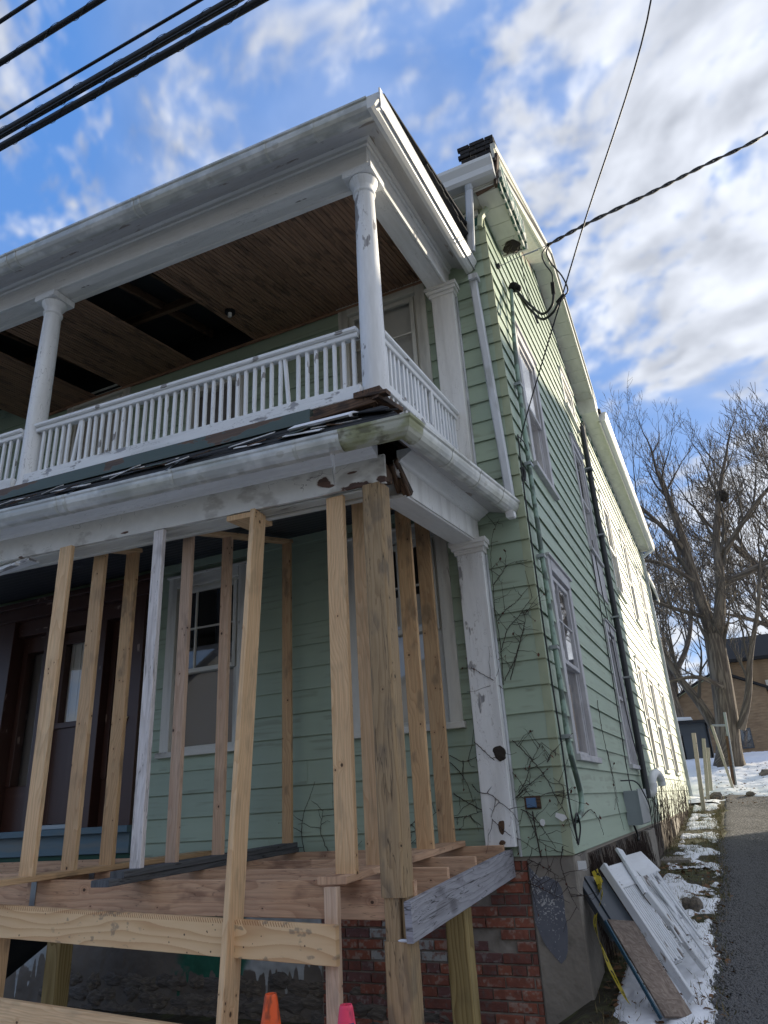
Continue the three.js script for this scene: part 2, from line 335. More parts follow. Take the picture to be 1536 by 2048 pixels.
M.blackPipe = std({ roughness: 0.45, color: 0x262a2c });
M.meter = std({ roughness: 0.4, metalness: 0.2, color: 0x8f979c });
M.pvc = std({ roughness: 0.35, color: 0xdedfdd });
M.casing = std({ roughness: 0.55, map: tex(128, 512, 0.3, 1.6, (u, v) => mix3([190, 189, 190], [170, 169, 171], sst(0.3, 0.8, fbm(u * 8, v * 14, 72, 4, 8, 14)))) });
M.blind = std({ roughness: 0.6, color: 0xc9c6bd });
M.curtain = std({ roughness: 0.9, color: 0x74706c });
M.shadeTan = std({ roughness: 0.85, color: 0xb3987f });
M.plaster = std({ roughness: 0.95, color: 0x9a9286 });
M.glass = new THREE.MeshPhysicalMaterial({ color: 0xffffff, roughness: 0.02, transmission: 1, thickness: 0, ior: 1.52, side: THREE.DoubleSide });
M.brass = std({ roughness: 0.3, metalness: 0.9, color: 0xb7a878 });
M.ice = new THREE.MeshPhysicalMaterial({ color: 0xffffff, roughness: 0.08, transmission: 1, thickness: 0.02, ior: 1.31 });
// masonry
const brickBump = tex(64, 64, 0.25, 0.25, (u, v) => fbm(u * 14, v * 14, 86, 4, 14, 14)), stoneBump = tex(64, 64, 0.5, 0.5, (u, v) => fbm(u * 14, v * 14, 98, 4, 14, 14));
const brickTex = (s, a, b, w) => std({ roughness: 0.92, map: tex(128, 128, 0.25, 0.25, (u, v) => mix3(mix3(a, b, fbm(u * 6, v * 6, s, 5, 6, 6)), w, 0.7 * sst(0.47, 0.76, fbm(u * 9, v * 9, s + 3, 4, 9, 9)))), bumpMap: brickBump, bumpScale: 0.004 });
M.brick = [brickTex(81, [158, 96, 78], [122, 76, 64], [168, 156, 146]), brickTex(82, [138, 86, 74], [104, 68, 62], [110, 100, 96]), brickTex(83, [172, 104, 82], [134, 82, 66], [176, 166, 156]), brickTex(84, [134, 92, 88], [100, 74, 72], [150, 146, 144])];
M.brickPaint = brickTex(85, [186, 188, 186], [158, 160, 158], [122, 74, 60]);
M.sooty = [brickTex(86, [40, 37, 37], [24, 23, 24], [52, 50, 48]), brickTex(87, [48, 44, 42], [30, 28, 28], [60, 56, 54])];
M.mortar = std({ roughness: 0.98, map: tex(256, 256, 1, 1, (u, v) => mix3([166, 158, 148], [116, 110, 102], fbm(u * 12, v * 12, 88, 5, 12, 12))), bumpMap: tex(128, 128, 1, 1, (u, v) => fbm(u * 30, v * 30, 89, 4, 30, 30)), bumpScale: 0.01 });
M.stucco = std({ roughness: 0.97, map: tex(512, 512, 1.4, 1.4, (u, v) => { let c = mix3([158, 151, 141], [118, 112, 103], fbm(u * 6, v * 6, 91, 6, 6, 6)); return mix3(c, [84, 80, 74], 0.6 * sst(0.6, 0.75, fbm(u * 5, v * 5, 92, 5, 5, 5))); }), bumpMap: tex(256, 256, 1.4, 1.4, (u, v) => fbm(u * 40, v * 40, 93, 4, 40, 40)), bumpScale: 0.008 });
M.slate = std({ roughness: 0.9, map: tex(256, 512, 0.5, 1, (u, v) => { let c = mix3([120, 122, 130], [94, 98, 108], fbm(u * 5, v * 8, 94, 5, 5, 8)); const k = fbm(u * 60, v * 110, 95, 3, 60, 110) * 0.75 + 0.5 * fbm(u * 4, v * 4, 96, 3, 4, 4); return mix3(c, [204, 204, 202], 0.8 * sst(0.76, 0.82, k)); }) });
M.stone = [0, 1, 2].map(i => std({ roughness: 0.95, map: tex(128, 128, 0.5, 0.5, (u, v) => mix3([128 + 8 * i, 121 + 5 * i, 114], [78, 75, 72], fbm(u * 7, v * 7, 97 + i * 9, 5, 7, 7))), bumpMap: stoneBump, bumpScale: 0.008 }));
M.oldWall = std({ roughness: 0.95, map: tex(1024, 512, 4, 1.4, (u, v) => {
  // flaking plaster: lead-grey and green coats over dirty render, thin drips below
  let c = mix3([138, 130, 121], [94, 88, 82], fbm(u * 14, v * 5, 101, 6, 14, 5));
  const edge = 0.27 + 0.18 * (fbm(u * 12, v * 4, 102, 5, 12, 4) - 0.5), drip = 0.26 * Math.pow(vn(u * 130, 0.5, 103, 130, 1), 3);
  const on = sst(edge - drip, edge - drip + 0.015, v) * sst(0.2, 0.34, fbm(u * 30, v * 12, 104, 4, 30, 12)) * sst(0.36, 0.4, u + 0.05 * (fbm(u * 18, v * 9, 108, 4, 18, 9) - 0.5));
  const coat = mix3([184, 189, 190], [46, 104, 84], sst(0.56, 0.54, u + 0.04 * (fbm(u * 20, v * 8, 105, 3, 20, 8) - 0.5)));
  return mix3(c, coat.map(x => x * (0.85 + 0.3 * fbm(u * 40, v * 16, 106, 4, 40, 16))), on); }), bumpMap: tex(256, 128, 4, 1.4, (u, v) => fbm(u * 60, v * 22, 107, 5, 60, 22)), bumpScale: 0.02 });
M.sideFound = std({ roughness: 0.97, map: tex(512, 256, 3, 1.2, (u, v) => mix3(mix3([112, 100, 88], [70, 62, 55], fbm(u * 12, v * 5, 111, 6, 12, 5)), [42, 38, 34], 0.6 * sst(0.55, 0.75, fbm(u * 30, v * 3, 112, 4, 30, 3)))), bumpMap: tex(256, 128, 3, 1.2, (u, v) => fbm(u * 60, v * 24, 113, 4, 60, 24)), bumpScale: 0.012 });
// ground
M.ground = std({ roughness: 1, map: tex(512, 512, 3, 3, (u, v) => { let c = mix3([84, 78, 56], [46, 42, 32], fbm(u * 14, v * 14, 121, 5, 14, 14)); return mix3(c, [86, 92, 52], 0.6 * sst(0.5, 0.7, fbm(u * 22, v * 22, 122, 4, 22, 22))); }), bumpMap: tex(256, 256, 3, 3, (u, v) => fbm(u * 60, v * 60, 123, 4, 60, 60)), bumpScale: 0.03 });
M.gravel = std({ roughness: 0.95, map: tex(1024, 1024, 2, 2, (u, v) => { const n = vn(u * 170, v * 170, 131, 170) * 0.55 + vn(u * 90, v * 90, 132, 90) * 0.45; return mix3([56, 55, 57], [128, 125, 125], sst(0.25, 0.85, n)).map(x => x * (0.8 + 0.35 * fbm(u * 5, v * 5, 133, 4, 5, 5))); }), bumpMap: tex(512, 512, 2, 2, (u, v) => vn(u * 170, v * 170, 131, 170) * 0.55 + vn(u * 90, v * 90, 132, 90) * 0.45), bumpScale: 0.03 });
M.snow = std({ roughness: 0.8, color: lin(0.84, 0.86, 0.9), bumpMap: tex(256, 256, 1, 1, (u, v) => fbm(u * 24, v * 24, 135, 5, 24, 24)), bumpScale: 0.003 });
M.grass = std({ roughness: 0.9, color: lin(0.085, 0.095, 0.032) });
M.straw = std({ roughness: 0.9, color: lin(0.2, 0.155, 0.075) });
M.leaf = std({ roughness: 0.85, color: lin(0.16, 0.085, 0.04) });
M.leafRed = std({ roughness: 0.85, color: lin(0.1, 0.035, 0.022) });
M.vine = std({ roughness: 0.9, color: lin(0.045, 0.03, 0.025) });
M.bark = std({ roughness: 0.95, map: tex(256, 512, 0.6, 1.6, (u, v) => mix3([130, 118, 103], [92, 82, 72], sst(0.35, 0.65, fbm(u * 14, v * 5, 141, 5, 14, 5)))), bumpMap: tex(128, 256, 0.6, 1.6, (u, v) => fbm(u * 14, v * 5, 141, 5, 14, 5)), bumpScale: 0.03 });
M.twig = std({ roughness: 0.9, color: lin(0.105, 0.088, 0.07) });
M.coneOrange = std({ roughness: 0.5, map: tex(128, 256, 0.6, 0.8, (u, v) => mix3([232, 92, 34], [150, 66, 36], sst(0.48, 0.78, fbm(u * 8, v * 14, 145, 5, 8, 14)))) });
M.conePink = std({ roughness: 0.5, map: tex(128, 256, 0.6, 0.8, (u, v) => mix3([240, 66, 100], [168, 58, 78], sst(0.52, 0.82, fbm(u * 8, v * 14, 146, 5, 8, 14)))) });
M.rubber = std({ roughness: 0.8, color: 0x1b1b1c });
M.tapeBlue = std({ roughness: 0.5, color: 0x27356b });
M.osb = std({ roughness: 0.85, map: tex(640, 640, 0.9, 0.9, (u, v) => { const k = vn(u * 26, v * 26, 155, 26), a = k < 0.4 ? vn(u * 110, v * 26, 152, 110, 26) : k < 0.62 ? vn(u * 26, v * 110, 154, 26, 110) : vn((u + v) * 70, (u - v) * 20, 153, 0); return mix3([140, 128, 116], [92, 78, 70], 0.3 + 0.8 * (a - 0.25)).map(c => c * (0.85 + 0.3 * vn(u * 5, v * 5, 156, 5))); }) });
M.tapeYellow = std({ roughness: 0.4, side: THREE.DoubleSide, map: tex(64, 512, 0.075, 1.1, (u, v) => { const t = v * 7 - Math.floor(v * 7); const l = u > 0.3 && u < 0.72 && t > 0.25 && t < 0.9 && hash(Math.floor(u * 9), Math.floor(v * 66), 9) > 0.42; return l ? [22, 22, 20] : [186, 168, 52]; }) });
M.brownShingle = std({ roughness: 0.95, map: tex(256, 256, 3, 3, (u, v) => mix3([164, 142, 114], [128, 108, 86], fbm(u * 24, v * 12, 161, 4, 24, 12))) });
M.shedWall = std({ roughness: 0.9, color: 0x53575b });
M.cream = std({ roughness: 0.7, color: 0xe6e2d6 });
M.paleWall = std({ roughness: 0.85, color: 0x6c6e72 });
M.asphalt = std({ roughness: 0.95, map: tex(256, 256, 4, 4, (u, v) => mix3([168, 167, 164], [138, 137, 135], fbm(u * 40, v * 40, 165, 4, 40, 40))) });
M.pave = std({ roughness: 0.95, map: tex(256, 256, 4, 4, (u, v) => mix3([176, 172, 164], [146, 142, 136], fbm(u * 20, v * 20, 166, 5, 20, 20))) });
M.nest = std({ roughness: 1, color: lin(0.035, 0.028, 0.022) });
// ================================================================ GROUND
const GP = [[60, -0.2], [9, -0.05], [5.7, 0], [2.3, 0.13], [0, 0.36], [-1, 0.49], [-2.5, 0.6], [-4, 0.7], [-8, 0.93], [-12.3, 1.2], [-15, 1.5], [-20, 2.25], [-30, 3.0], [-60, 3.6], [-300, 4]];
function gy(x, z) {
  let y = GP[GP.length - 1][1];
  for (let i = 0; i < GP.length - 1; i++) if (z <= GP[i][0] && z >= GP[i + 1][0]) { const t = (GP[i][0] - z) / (GP[i][0] - GP[i + 1][0]); y = lerp(GP[i][1], GP[i + 1][1], t); break; }
  if (z > 60) y = -0.2;
  return y - 0.25 * sst(-0.05, -0.45, x) * sst(2.3, 0.6, z) * sst(-1.2, -0.4, z) - 0.05 * sst(0.6, 1.6, x) * sst(3, -1, z) + 0.02 * (fbm(x * 1.5, z * 1.5, 301, 3) - 0.5);
}
function sheet(x0, x1, z0, z1, nx, nz, f, uvs = 1) {
  const pos = [], uv = [], idx = [];
  for (let j = 0; j <= nz; j++) for (let i = 0; i <= nx; i++) { const x = lerp(x0, x1, i / nx), z = lerp(z0, z1, j / nz); pos.push(x, f(x, z), z); uv.push(x * uvs, -z * uvs); }
  for (let j = 0; j < nz; j++) for (let i = 0; i < nx; i++) { const a = j * (nx + 1) + i, b = a + 1, c = a + nx + 1, d = c + 1; idx.push(a, c, b, b, c, d); }
  const g = new THREE.BufferGeometry(); g.setAttribute('position', new THREE.Float32BufferAttribute(pos, 3)); g.setAttribute('uv', new THREE.Float32BufferAttribute(uv, 2)); g.setIndex(idx); g.computeVertexNormals(); return g;
}
{
  // one terrain sheet, finer round the house
  const xs = [], zs = [];
  for (let x = -250; x < -12; x += 14) xs.push(x); for (let x = -12; x < 8; x += 0.4) xs.push(x); for (let x = 8; x <= 260; x += 14) xs.push(x);
  for (let z = -300; z < -36; z += 12) zs.push(z); for (let z = -36; z < 10; z += 0.4) zs.push(z); for (let z = 10; z <= 180; z += 10) zs.push(z);
  const pos = [], uv = [], idx = [];
  for (const z of zs) for (const x of xs) { pos.push(x, gy(x, z) - 0.004, z); uv.push(x, -z); }
  const n = xs.length;
  for (let j = 0; j < zs.length - 1; j++) for (let i = 0; i < n - 1; i++) { const a = j * n + i; idx.push(a, a + n, a + 1, a + 1, a + n, a + n + 1); }
  const g = new THREE.BufferGeometry(); g.setAttribute('position', new THREE.Float32BufferAttribute(pos, 3)); g.setAttribute('uv', new THREE.Float32BufferAttribute(uv, 2)); g.setIndex(idx); g.computeVertexNormals();
  solo('ground', g, M.ground, null, null, null, 'structure');
}
const edgeX = z => 0.80 - 0.05 * sst(-3, -10, z) * 2 + 0.10 * (fbm(z * 1.3, 4.2, 305, 3) - 0.5) + 0.10 * (fbm(z * 6, 8.2, 306, 3) - 0.5);
solo('driveway', sheet(0.72, 4.3, -15.5, 2.6, 40, 220, (x, z) => gy(x, z) + 0.012 - 0.05 * sst(0.14, 0, x - edgeX(z)) + 0.01 * (fbm(x * 9, z * 9, 303, 3) - 0.5)), M.gravel, null, null, null, 'structure');
solo('sidewalk', sheet(-30, 30, 2.7, 4.6, 60, 2, (x, z) => gy(x, z) + 0.035), M.pave, null, null, null, 'structure');
solo('street', sheet(-80, 80, 5.2, 15.5, 40, 2, (x, z) => -0.1 + 0.02), M.asphalt, null, null, null, 'structure');
// old snow in patches (plus unseen bounce sheets): a sheet that dips under the soil wherever it has melted
{
  const near = sheet(0.02, 1.15, -4.6, 1.15, 90, 460, (x, z) => {
    const e = edgeX(z), n = fbm(x * 3.2, z * 2.1, 311, 5), f = fbm(x * 26, z * 26, 312, 4);
    const w = sst(0.0, 0.10, x - 0.10) * sst(0.12, -0.10, x - e) * sst(1.15, 0.5, z);
    return gy(x, z) - 0.035 + w * (0.060 * sst(0.35, 0.60, n + 0.14 * sst(-2.4, -0.6, z) * sst(0.2, 0.5, x)) + 0.012 * (f - 0.5) + 0.022 * (fbm(x * 7, z * 7, 318, 3) - 0.5)) - 0.02 * (1 - w);
  });
  solo('snow', near, M.snow, null, null, null, 'structure');
  const mid = sheet(0.02, 1.2, -13.4, -4.6, 60, 360, (x, z) => {
    const e = edgeX(z), n = fbm(x * 2.6, z * 1.5, 313, 4), f = fbm(x * 20, z * 20, 314, 4);
    const w = sst(0.0, 0.12, x - 0.05) * sst(0.2, -0.15, x - e);
    return gy(x, z) - 0.04 + w * (0.05 * sst(0.30, 0.56, n) + 0.045 * (f - 0.40)) - 0.01 * (1 - w);
  });
  solo('snow', mid, M.snow, null, null, null, 'structure');
  const far = sheet(-7, 8, -34, -13.4, 150, 220, (x, z) => {
    const n = fbm(x * 0.9, z * 0.9, 315, 5), f = fbm(x * 7, z * 7, 316, 4), dr = sst(0.3, 1.0, x) * sst(4.6, 3.6, x) * sst(-15.5, -13.4, z);
    return gy(x, z) - 0.03 + 0.09 * sst(0.28, 0.5, n + 0.25 * sst(-15, -18, z)) + 0.09 * (f - 0.5) - 0.1 * dr;
  });
  solo('snow', far, M.snow, null, null, null, 'structure');
  const yard = sheet(-30, 0.3, 2.2, 4.9, 120, 24, (x, z) => gy(x, z) + 0.02 + 0.05 * fbm(x * 2, z * 2, 319, 4) * sst(2.2, 2.6, z) - 0.03 * sst(2.6, 2.2, z));  // unseen front yard: snow added to bounce light onto the porch
  solo('snow', yard, M.snow, null, null, null, 'structure');
  const side = sheet(4.35, 40, -26, 2.2, 120, 90, (x, z) => gy(x, z) + 0.02 + 0.06 * fbm(x * 1.2, z * 1.2, 320, 4));  // added out of view, throws light back onto the shaded side wall
  solo('snow', side, M.snow, null, null, null, 'structure');
  const bounceLawn = sheet(-60, 60, 17, 60, 60, 30, (x, z) => -0.12 + 0.06 * fbm(x * 0.4, z * 0.4, 317, 3));  // snow across the street, put in as a reflector for the front
  solo('snow', bounceLawn, M.snow, null, null, null, 'structure');
}
// grass, straw, fallen leaves, pebbles
function scatter(name, g, m, n, place, label, category) {
  const im = new THREE.InstancedMesh(g, m, n); im.name = numbered(name); const d = new THREE.Object3D();
  for (let i = 0; i < n; i++) { place(d, i); d.updateMatrix(); im.setMatrixAt(i, d.matrix); }
  im.userData = { kind: 'stuff', label, category }; im.castShadow = im.receiveShadow = true; scene.add(im); return im;
}
const bladeG = (() => { const pos = [], uv = []; const P = [[-0.0022, 0, 0], [0.0022, 0, 0], [0.0016, 0.03, 0.006], [-0.0016, 0.03, 0.006], [0, 0.058, 0.022]]; for (const t of [[0, 1, 2], [0, 2, 3], [3, 2, 4]]) for (const i of t) { pos.push(...P[i]); uv.push(0, 0); } return geo(pos, uv); })();
const tuft = (d, z0, z1, s0, s1) => { let x, z, k = 0; do { z = lerp(z0, z1, Math.pow(rnd(), 0.8)); x = rr(0.06, edgeX(z) + 0.06); k++; } while (k < 12 && rnd() > 0.12 + sst(0.46, 0.6, fbm(x * 6, z * 5, 321, 3)) + 0.9 * sst(0.14, 0.02, Math.abs(x - edgeX(z)))); d.position.set(x, gy(x, z) - 0.004, z); d.rotation.set(rr(-0.7, 0.7), rr(0, 6.3), rr(-0.7, 0.7)); d.scale.setScalar(rr(s0, s1)); };
scatter('grass', bladeG, M.grass, 4200, d => tuft(d, 1.2, -12.5, 0.5, 1.35), 'short green grass poking through the snow along the driveway', 'grass');
scatter('dry_grass', bladeG, M.straw, 4600, d => tuft(d, 1.2, -13, 0.5, 1.5), 'dry straw-coloured grass among the snow patches by the driveway', 'grass');
const leafG = (() => { const pos = [], uv = [], P = [[0, 0, -0.03], [0.02, 0.004, -0.008], [0.016, 0.008, 0.018], [0, 0.002, 0.034], [-0.016, 0.009, 0.018], [-0.02, 0.003, -0.008], [0, 0, 0]]; for (let i = 0; i < 6; i++) for (const k of [6, (i + 1) % 6, i]) { pos.push(...P[k]); uv.push(0, 0); } return geo(pos, uv); })();
scatter('leaf_litter', leafG, M.leaf, 1100, (d, i) => { const far = i > 420; const z = far ? rr(-13, -21) : rr(1, -5), x = far ? rr(0.2, 2.6) : rr(0.06, 0.9); d.position.set(x, gy(x, z) + (far ? rr(0.03, 0.07) : rr(0.0, 0.02)), z); d.rotation.set(rr(-0.5, 0.5), rr(0, 6.3), rr(-0.5, 0.5)); d.scale.setScalar(rr(0.5, 1.2)); }, 'brown fallen leaves lying on the snow beside the house', 'leaves');
const pebG = new THREE.IcosahedronGeometry(0.011, 0); pebG.scale(1, 0.65, 0.85);
scatter('gravel_stones', pebG, std({ roughness: 0.95, color: lin(0.13, 0.128, 0.128) }), 42000, d => { const z = 1.6 - 9 * Math.pow(rnd(), 1.7), x = edgeX(z) - 0.04 + 0.9 * rnd() * rnd() + rr(0, 0.3); d.position.set(x, gy(x, z) + 0.013, z); d.rotation.set(rr(0, 6), rr(0, 6), rr(0, 6)); d.scale.setScalar(rr(0.5, 1.35)); }, 'dark grey crushed stone covering the driveway', 'gravel');
// ================================================================ HOUSE
const house = thing('house', 'old two-storey house with pale green lap siding and a low gable', 'house');
const SB = 1.23, SH = 0.2013;                               // siding: lowest edge and exposure
const RIDGE_Z = -3.15, REAR_Z = -5.7, WING_END = -14.1;
const rakeY = z => z > RIDGE_Z ? 7.66 + (-z) * 0.415 : Math.max(7.72, 8.967 + (z - RIDGE_Z) * 0.415);   // soffit line on the gable wall
// openings as [l0,l1,u0,u1] outside the casings
const frontOpen = [[-3.815, -2.82, 2.17, 3.965], [-1.695, -0.705, 2.17, 3.965], [-1.70, -0.69, 4.75, 6.655], [-5.70, -4.64, 4.75, 6.71], [-3.72, -2.93, 4.3, 6.3], [-6.36, -4.09, 1.33, 3.99]];
const sideOpen = [[0.62, 1.64, 1.89, 3.68], [3.93, 4.76, 1.90, 3.74], [7.0, 7.72, 1.93, 3.74], [8.75, 9.75, 1.93, 3.74], [11.15, 12.15, 1.93, 3.78],
  [0.69, 1.66, 4.62, 6.36], [3.78, 4.72, 4.68, 6.45], [6.3, 7.35, 4.72, 6.53], [8.8, 9.7, 4.7, 6.6], [3.9, 4.85, 6.98, 7.66], [11.5, 12.4, 4.75, 6.55]];
function clad(wall, F, l0, l1, top, opens, limit) {
  const n = Math.ceil((top - SB) / SH);
  for (let k = 0; k < n; k++) {
    const y0 = SB + k * SH, y1 = Math.min(y0 + SH, top);
    let runs = [[l0, l1, y0, y1]];
    for (const [a, b, c, d] of opens) {
      const out = [];
      for (const [p, q, e, f] of runs) {
        if (b <= p || a >= q || d <= e + 0.004 || c >= f - 0.004) { out.push([p, q, e, f]); continue; }
        if (a > p) out.push([p, a, e, f]); if (b < q) out.push([b, q, e, f]);
        const m0 = Math.max(a, p), m1 = Math.min(b, q);
        if (d < f - 0.02) out.push([m0, m1, d, f]); if (c > e + 0.02) out.push([m0, m1, e, c]);
      }
      runs = out;
    }
    for (let [p, q, e, f] of runs) {
      if (limit) [p, q] = limit(p, q, f);
      if (q - p < 0.03) continue;
      // long runs are pieced from shorter boards with a lapped joint
      const cuts = [p]; let c = p + 1.3 + 2.3 * hash(k, Math.round(p * 10), 401); while (c < q - 0.5) { cuts.push(c); c += 2.4 + 1.2 * hash(k, Math.round(c * 10), 402); } cuts.push(q);
      for (let i = 0; i < cuts.length - 1; i++) {
        const th = y => lerp(0.023, 0.005, (y - y0) / SH), w = 0.005 * (hash(k, i, 403) - 0.5), at = F.o.clone().addScaledVector(F.L, cuts[i] + (i ? 0.0015 : 0))  .addScaledVector(F.U, e + 0.003 * (hash(k, i + Math.round(p * 3), 405) - 0.5));
        const h = f - e, b = th(e) + w, t = th(f) + w;
        part(wall, 'siding_board', prism(at, F.O, F.U, F.L, e > y0 + 0.001 ? [[0, 0], [b, 0], [t, h], [0, h]] : [[0, 0.02], [b - 0.007, 0.02], [b - 0.007, 0.003], [b - 0.004, 0], [b - 0.001, 0.001], [b, 0.005], [b - 0.001, 0.014], [t, h], [t - 0.001, h + 0.015], [0, h + 0.015]], cuts[i + 1] - cuts[i] - (i ? 0.0015 : 0), rr(0, 2), rr(0, 3)), M.siding[Math.floor(hash(k, Math.round(cuts[i] * 7), 404) * 4)]);
      }
    }
  }
}
function sheathing(F, outline, opens) {
  const sh = new THREE.Shape(outline.map(p => new THREE.Vector2(...p)));
  for (const [a, b, c, d] of opens) sh.holes.push(new THREE.Path([new THREE.Vector2(a + 0.05, c + 0.03), new THREE.Vector2(b - 0.05, c + 0.03), new THREE.Vector2(b - 0.05, d - 0.05), new THREE.Vector2(a + 0.05, d - 0.05)]));
  const g = new THREE.ExtrudeGeometry(sh, { depth: 0.12, bevelEnabled: false }).toNonIndexed();
  g.applyMatrix4(new THREE.Matrix4().makeBasis(F.L, F.U, F.O).setPosition(F.o.clone().addScaledVector(F.O, -0.121)));
  return g;
}
{
  const fw = part(house, 'front_wall', sheathing(FRONT, [[-9, 1.2], [-0.001, 1.2], [-0.001, 7.7], [-9, 7.7]], frontOpen), M.plaster, 'green lap-sided street front');
  clad(fw, FRONT, -9, -0.001, 7.62, frontOpen.filter(o => o[0] !== 99));
  const out = [[0.122, 1.2], [14.1, 1.2], [14.1, 7.8], [5.7, 7.8], [5.7, 7.94], [3.15, 9.0], [0.122, 7.72]];
  const sw = part(house, 'side_wall', sheathing(SIDE, out, sideOpen), M.plaster, 'long lap-sided wall facing the driveway');
  clad(sw, SIDE, 0.0, 14.1, 8.95, sideOpen, (p, q, y) => { if (y < 7.66) return [p, q]; const a = (y - 7.66) / 0.415, b = 3.15 + (8.967 - y) / 0.415; if (y > 7.75) return [Math.max(p, a), Math.min(q, b, 5.7)]; return [Math.max(p, a), q]; });
  // folded caps over the corner, course by course, faded to straw
  for (let k = 0; k < 32; k++) {
    const y = SB + k * SH;
    part(house, 'corner_cap', merge([prism(V(-0.046, y, 0), EZ, EY, EX, [[0.002, 0.002], [0.0245, -0.002], [0.0255, 0.004], [0.0075, SH], [0.002, SH]], 0.046 + 0.0245),
      prism(V(0, y, 0.0), EX, EY, V(0, 0, -1), [[0.002, 0.002], [0.0245, -0.002], [0.0255, 0.004], [0.0075, SH], [0.002, SH]], 0.022)]), M.corner);
  }
  // far corner board, rear jut, hidden back and left walls so the house is closed
  part(house, 'corner_board', box(-0.02, 0.04, 1.2, 7.72, -14.2, -14.1), M.trim);
  const rear = holder(house, 'rear_wing');
  part(rear, 'wall', box(-6, -0.25, 0.9, 7.0, -16.6, -14.2), M.siding[0]); part(rear, 'roof', box(-6, 0.1, 7.0, 7.12, -16.9, -14.15), M.shingle); part(rear, 'fascia', box(0.1, 0.13, 6.9, 7.14, -16.9, -14.15), M.trim);
  part(house, 'back_wall', box(-9, -0.14, 1.0, 7.8, -14.2, -14.08), M.siding[0]); part(house, 'end_wall', box(-9.12, -9, 1.0, 7.8, -14.2, 0), M.siding[0]);
  part(house, 'upper_floor', box(-8.9, -0.13, 4.1, 4.3, -14, -0.13), M.plaster); part(house, 'partition', [box(-8.9, -0.13, 1.26, 4.09, -3.3, -3.2), box(-8.9, -0.13, 4.31, 7.7, -3.0, -2.9), box(-4.05, -3.95, 1.26, 4.09, -3.19, -0.13)], M.plaster); part(house, 'attic_floor', box(-8.9, -0.13, 7.0, 7.1, -2.89, -0.13), M.plaster); part(house, 'ground_floor', box(-8.9, -0.13, 1.05, 1.25, -14, -0.13), M.plaster);
}
// windows -----------------------------------------------------------
function window_(F, [a, b, c, d], o = {}) {
  const w = holder(house, 'window', o.label), cm = o.mat || M.casing, cw = o.cw || 0.11, p = 0.034;
  const fr = part(w, 'frame', [fb(F, a, a + cw, c + 0.05, d, -0.11, p), fb(F, b - cw, b, c + 0.05, d, -0.11, p), fb(F, a + cw, b - cw, d - cw, d, -0.11, p + 0.004), fb(F, a - 0.012, b + 0.012, d, d + 0.022, -0.02, p + 0.024),
    fb(F, a + cw, a + cw + 0.03, c + 0.05, d - cw, -0.11, -0.01), fb(F, b - cw - 0.03, b - cw, c + 0.05, d - cw, -0.11, -0.01), fb(F, a + cw + 0.03, b - cw - 0.03, d - cw - 0.03, d - cw, -0.11, -0.01)], cm);
  part(w, 'sill', fb(F, a - 0.02, b + 0.02, c, c + 0.05, -0.11, p + 0.03), cm);
  const l0 = a + cw + 0.03, l1 = b - cw - 0.03, u0 = c + 0.05, u1 = d - cw - 0.03, um = lerp(u0, u1, o.meet || 0.5), s = 0.042;
  const sash = (v0, v1, z) => { const g = [fb(F, l0, l0 + s, v0, v1, z, z + 0.035), fb(F, l1 - s, l1, v0, v1, z, z + 0.035), fb(F, l0 + s, l1 - s, v0, v0 + s, z, z + 0.035), fb(F, l0 + s, l1 - s, v1 - s, v1, z, z + 0.035)]; return part(w, 'sash', g, o.sash || cm); };
  sash(um - 0.02, u1, -0.018); sash(u0, um + 0.02, -0.056);
  const mu = o.muntins || [];
  for (const t of mu) part(w, 'muntin', t < 0 ? fb(F, l0 + s, l1 - s, lerp(um, u1, -t) - 0.009, lerp(um, u1, -t) + 0.009, -0.013, 0.012) : fb(F, lerp(l0, l1, t) - 0.009, lerp(l0, l1, t) + 0.009, um + 0.022, u1 - s, -0.012, 0.014), o.sash || cm);
  part(w, 'pane', fb(F, l0 + s - 0.005, l1 - s + 0.005, um + 0.02, u1 - s + 0.005, -0.003, 0.001, 0), M.glass);
  part(w, 'pane', fb(F, l0 + s - 0.005, l1 - s + 0.005, u0 + s - 0.005, um - 0.02, -0.041, -0.037, 0), M.glass);
  if (o.blind) { // slats of a closed venetian blind
    const g = [], y0 = lerp(u0, u1, o.blind[0]), y1 = lerp(u0, u1, o.blind[1]);
    for (let y = y0; y < y1; y += o.pitch || 0.03) { const at = F.o.clone().addScaledVector(F.L, l0 + 0.01).addScaledVector(F.U, y).addScaledVector(F.O, -0.1); g.push(prism(at, F.O, F.U, F.L, [[0, 0], [0.003, 0], [o.cover ? 0.034 : 0.014, (o.pitch || 0.03) * (o.cover || 0.93)], [o.cover ? 0.031 : 0.011, (o.pitch || 0.03) * (o.cover || 0.93)]], l1 - l0 - 0.02)); }
    part(w, 'blind', g, o.blindMat || M.blind);
  }
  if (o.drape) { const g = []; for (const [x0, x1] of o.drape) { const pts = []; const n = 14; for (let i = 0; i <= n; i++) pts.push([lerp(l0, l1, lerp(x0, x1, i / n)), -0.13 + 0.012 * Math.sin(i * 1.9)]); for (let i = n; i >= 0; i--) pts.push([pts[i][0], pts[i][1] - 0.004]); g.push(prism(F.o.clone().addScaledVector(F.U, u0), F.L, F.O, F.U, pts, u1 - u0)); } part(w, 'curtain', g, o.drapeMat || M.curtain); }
  return w;
}
window_(FRONT, frontOpen[0], { label: 'window with half-drawn blind and dark drapes between the shoring studs', muntins: [0.3, -0.5], meet: 0.47, blind: [0, 0.62], pitch: 0.026, blindMat: std({ roughness: 0.6, color: 0x565a61 }), drape: [[0.02, 0.2], [0.5, 0.72]], drapeMat: std({ roughness: 0.9, color: 0x3a3f46 }), mat: M.trim });
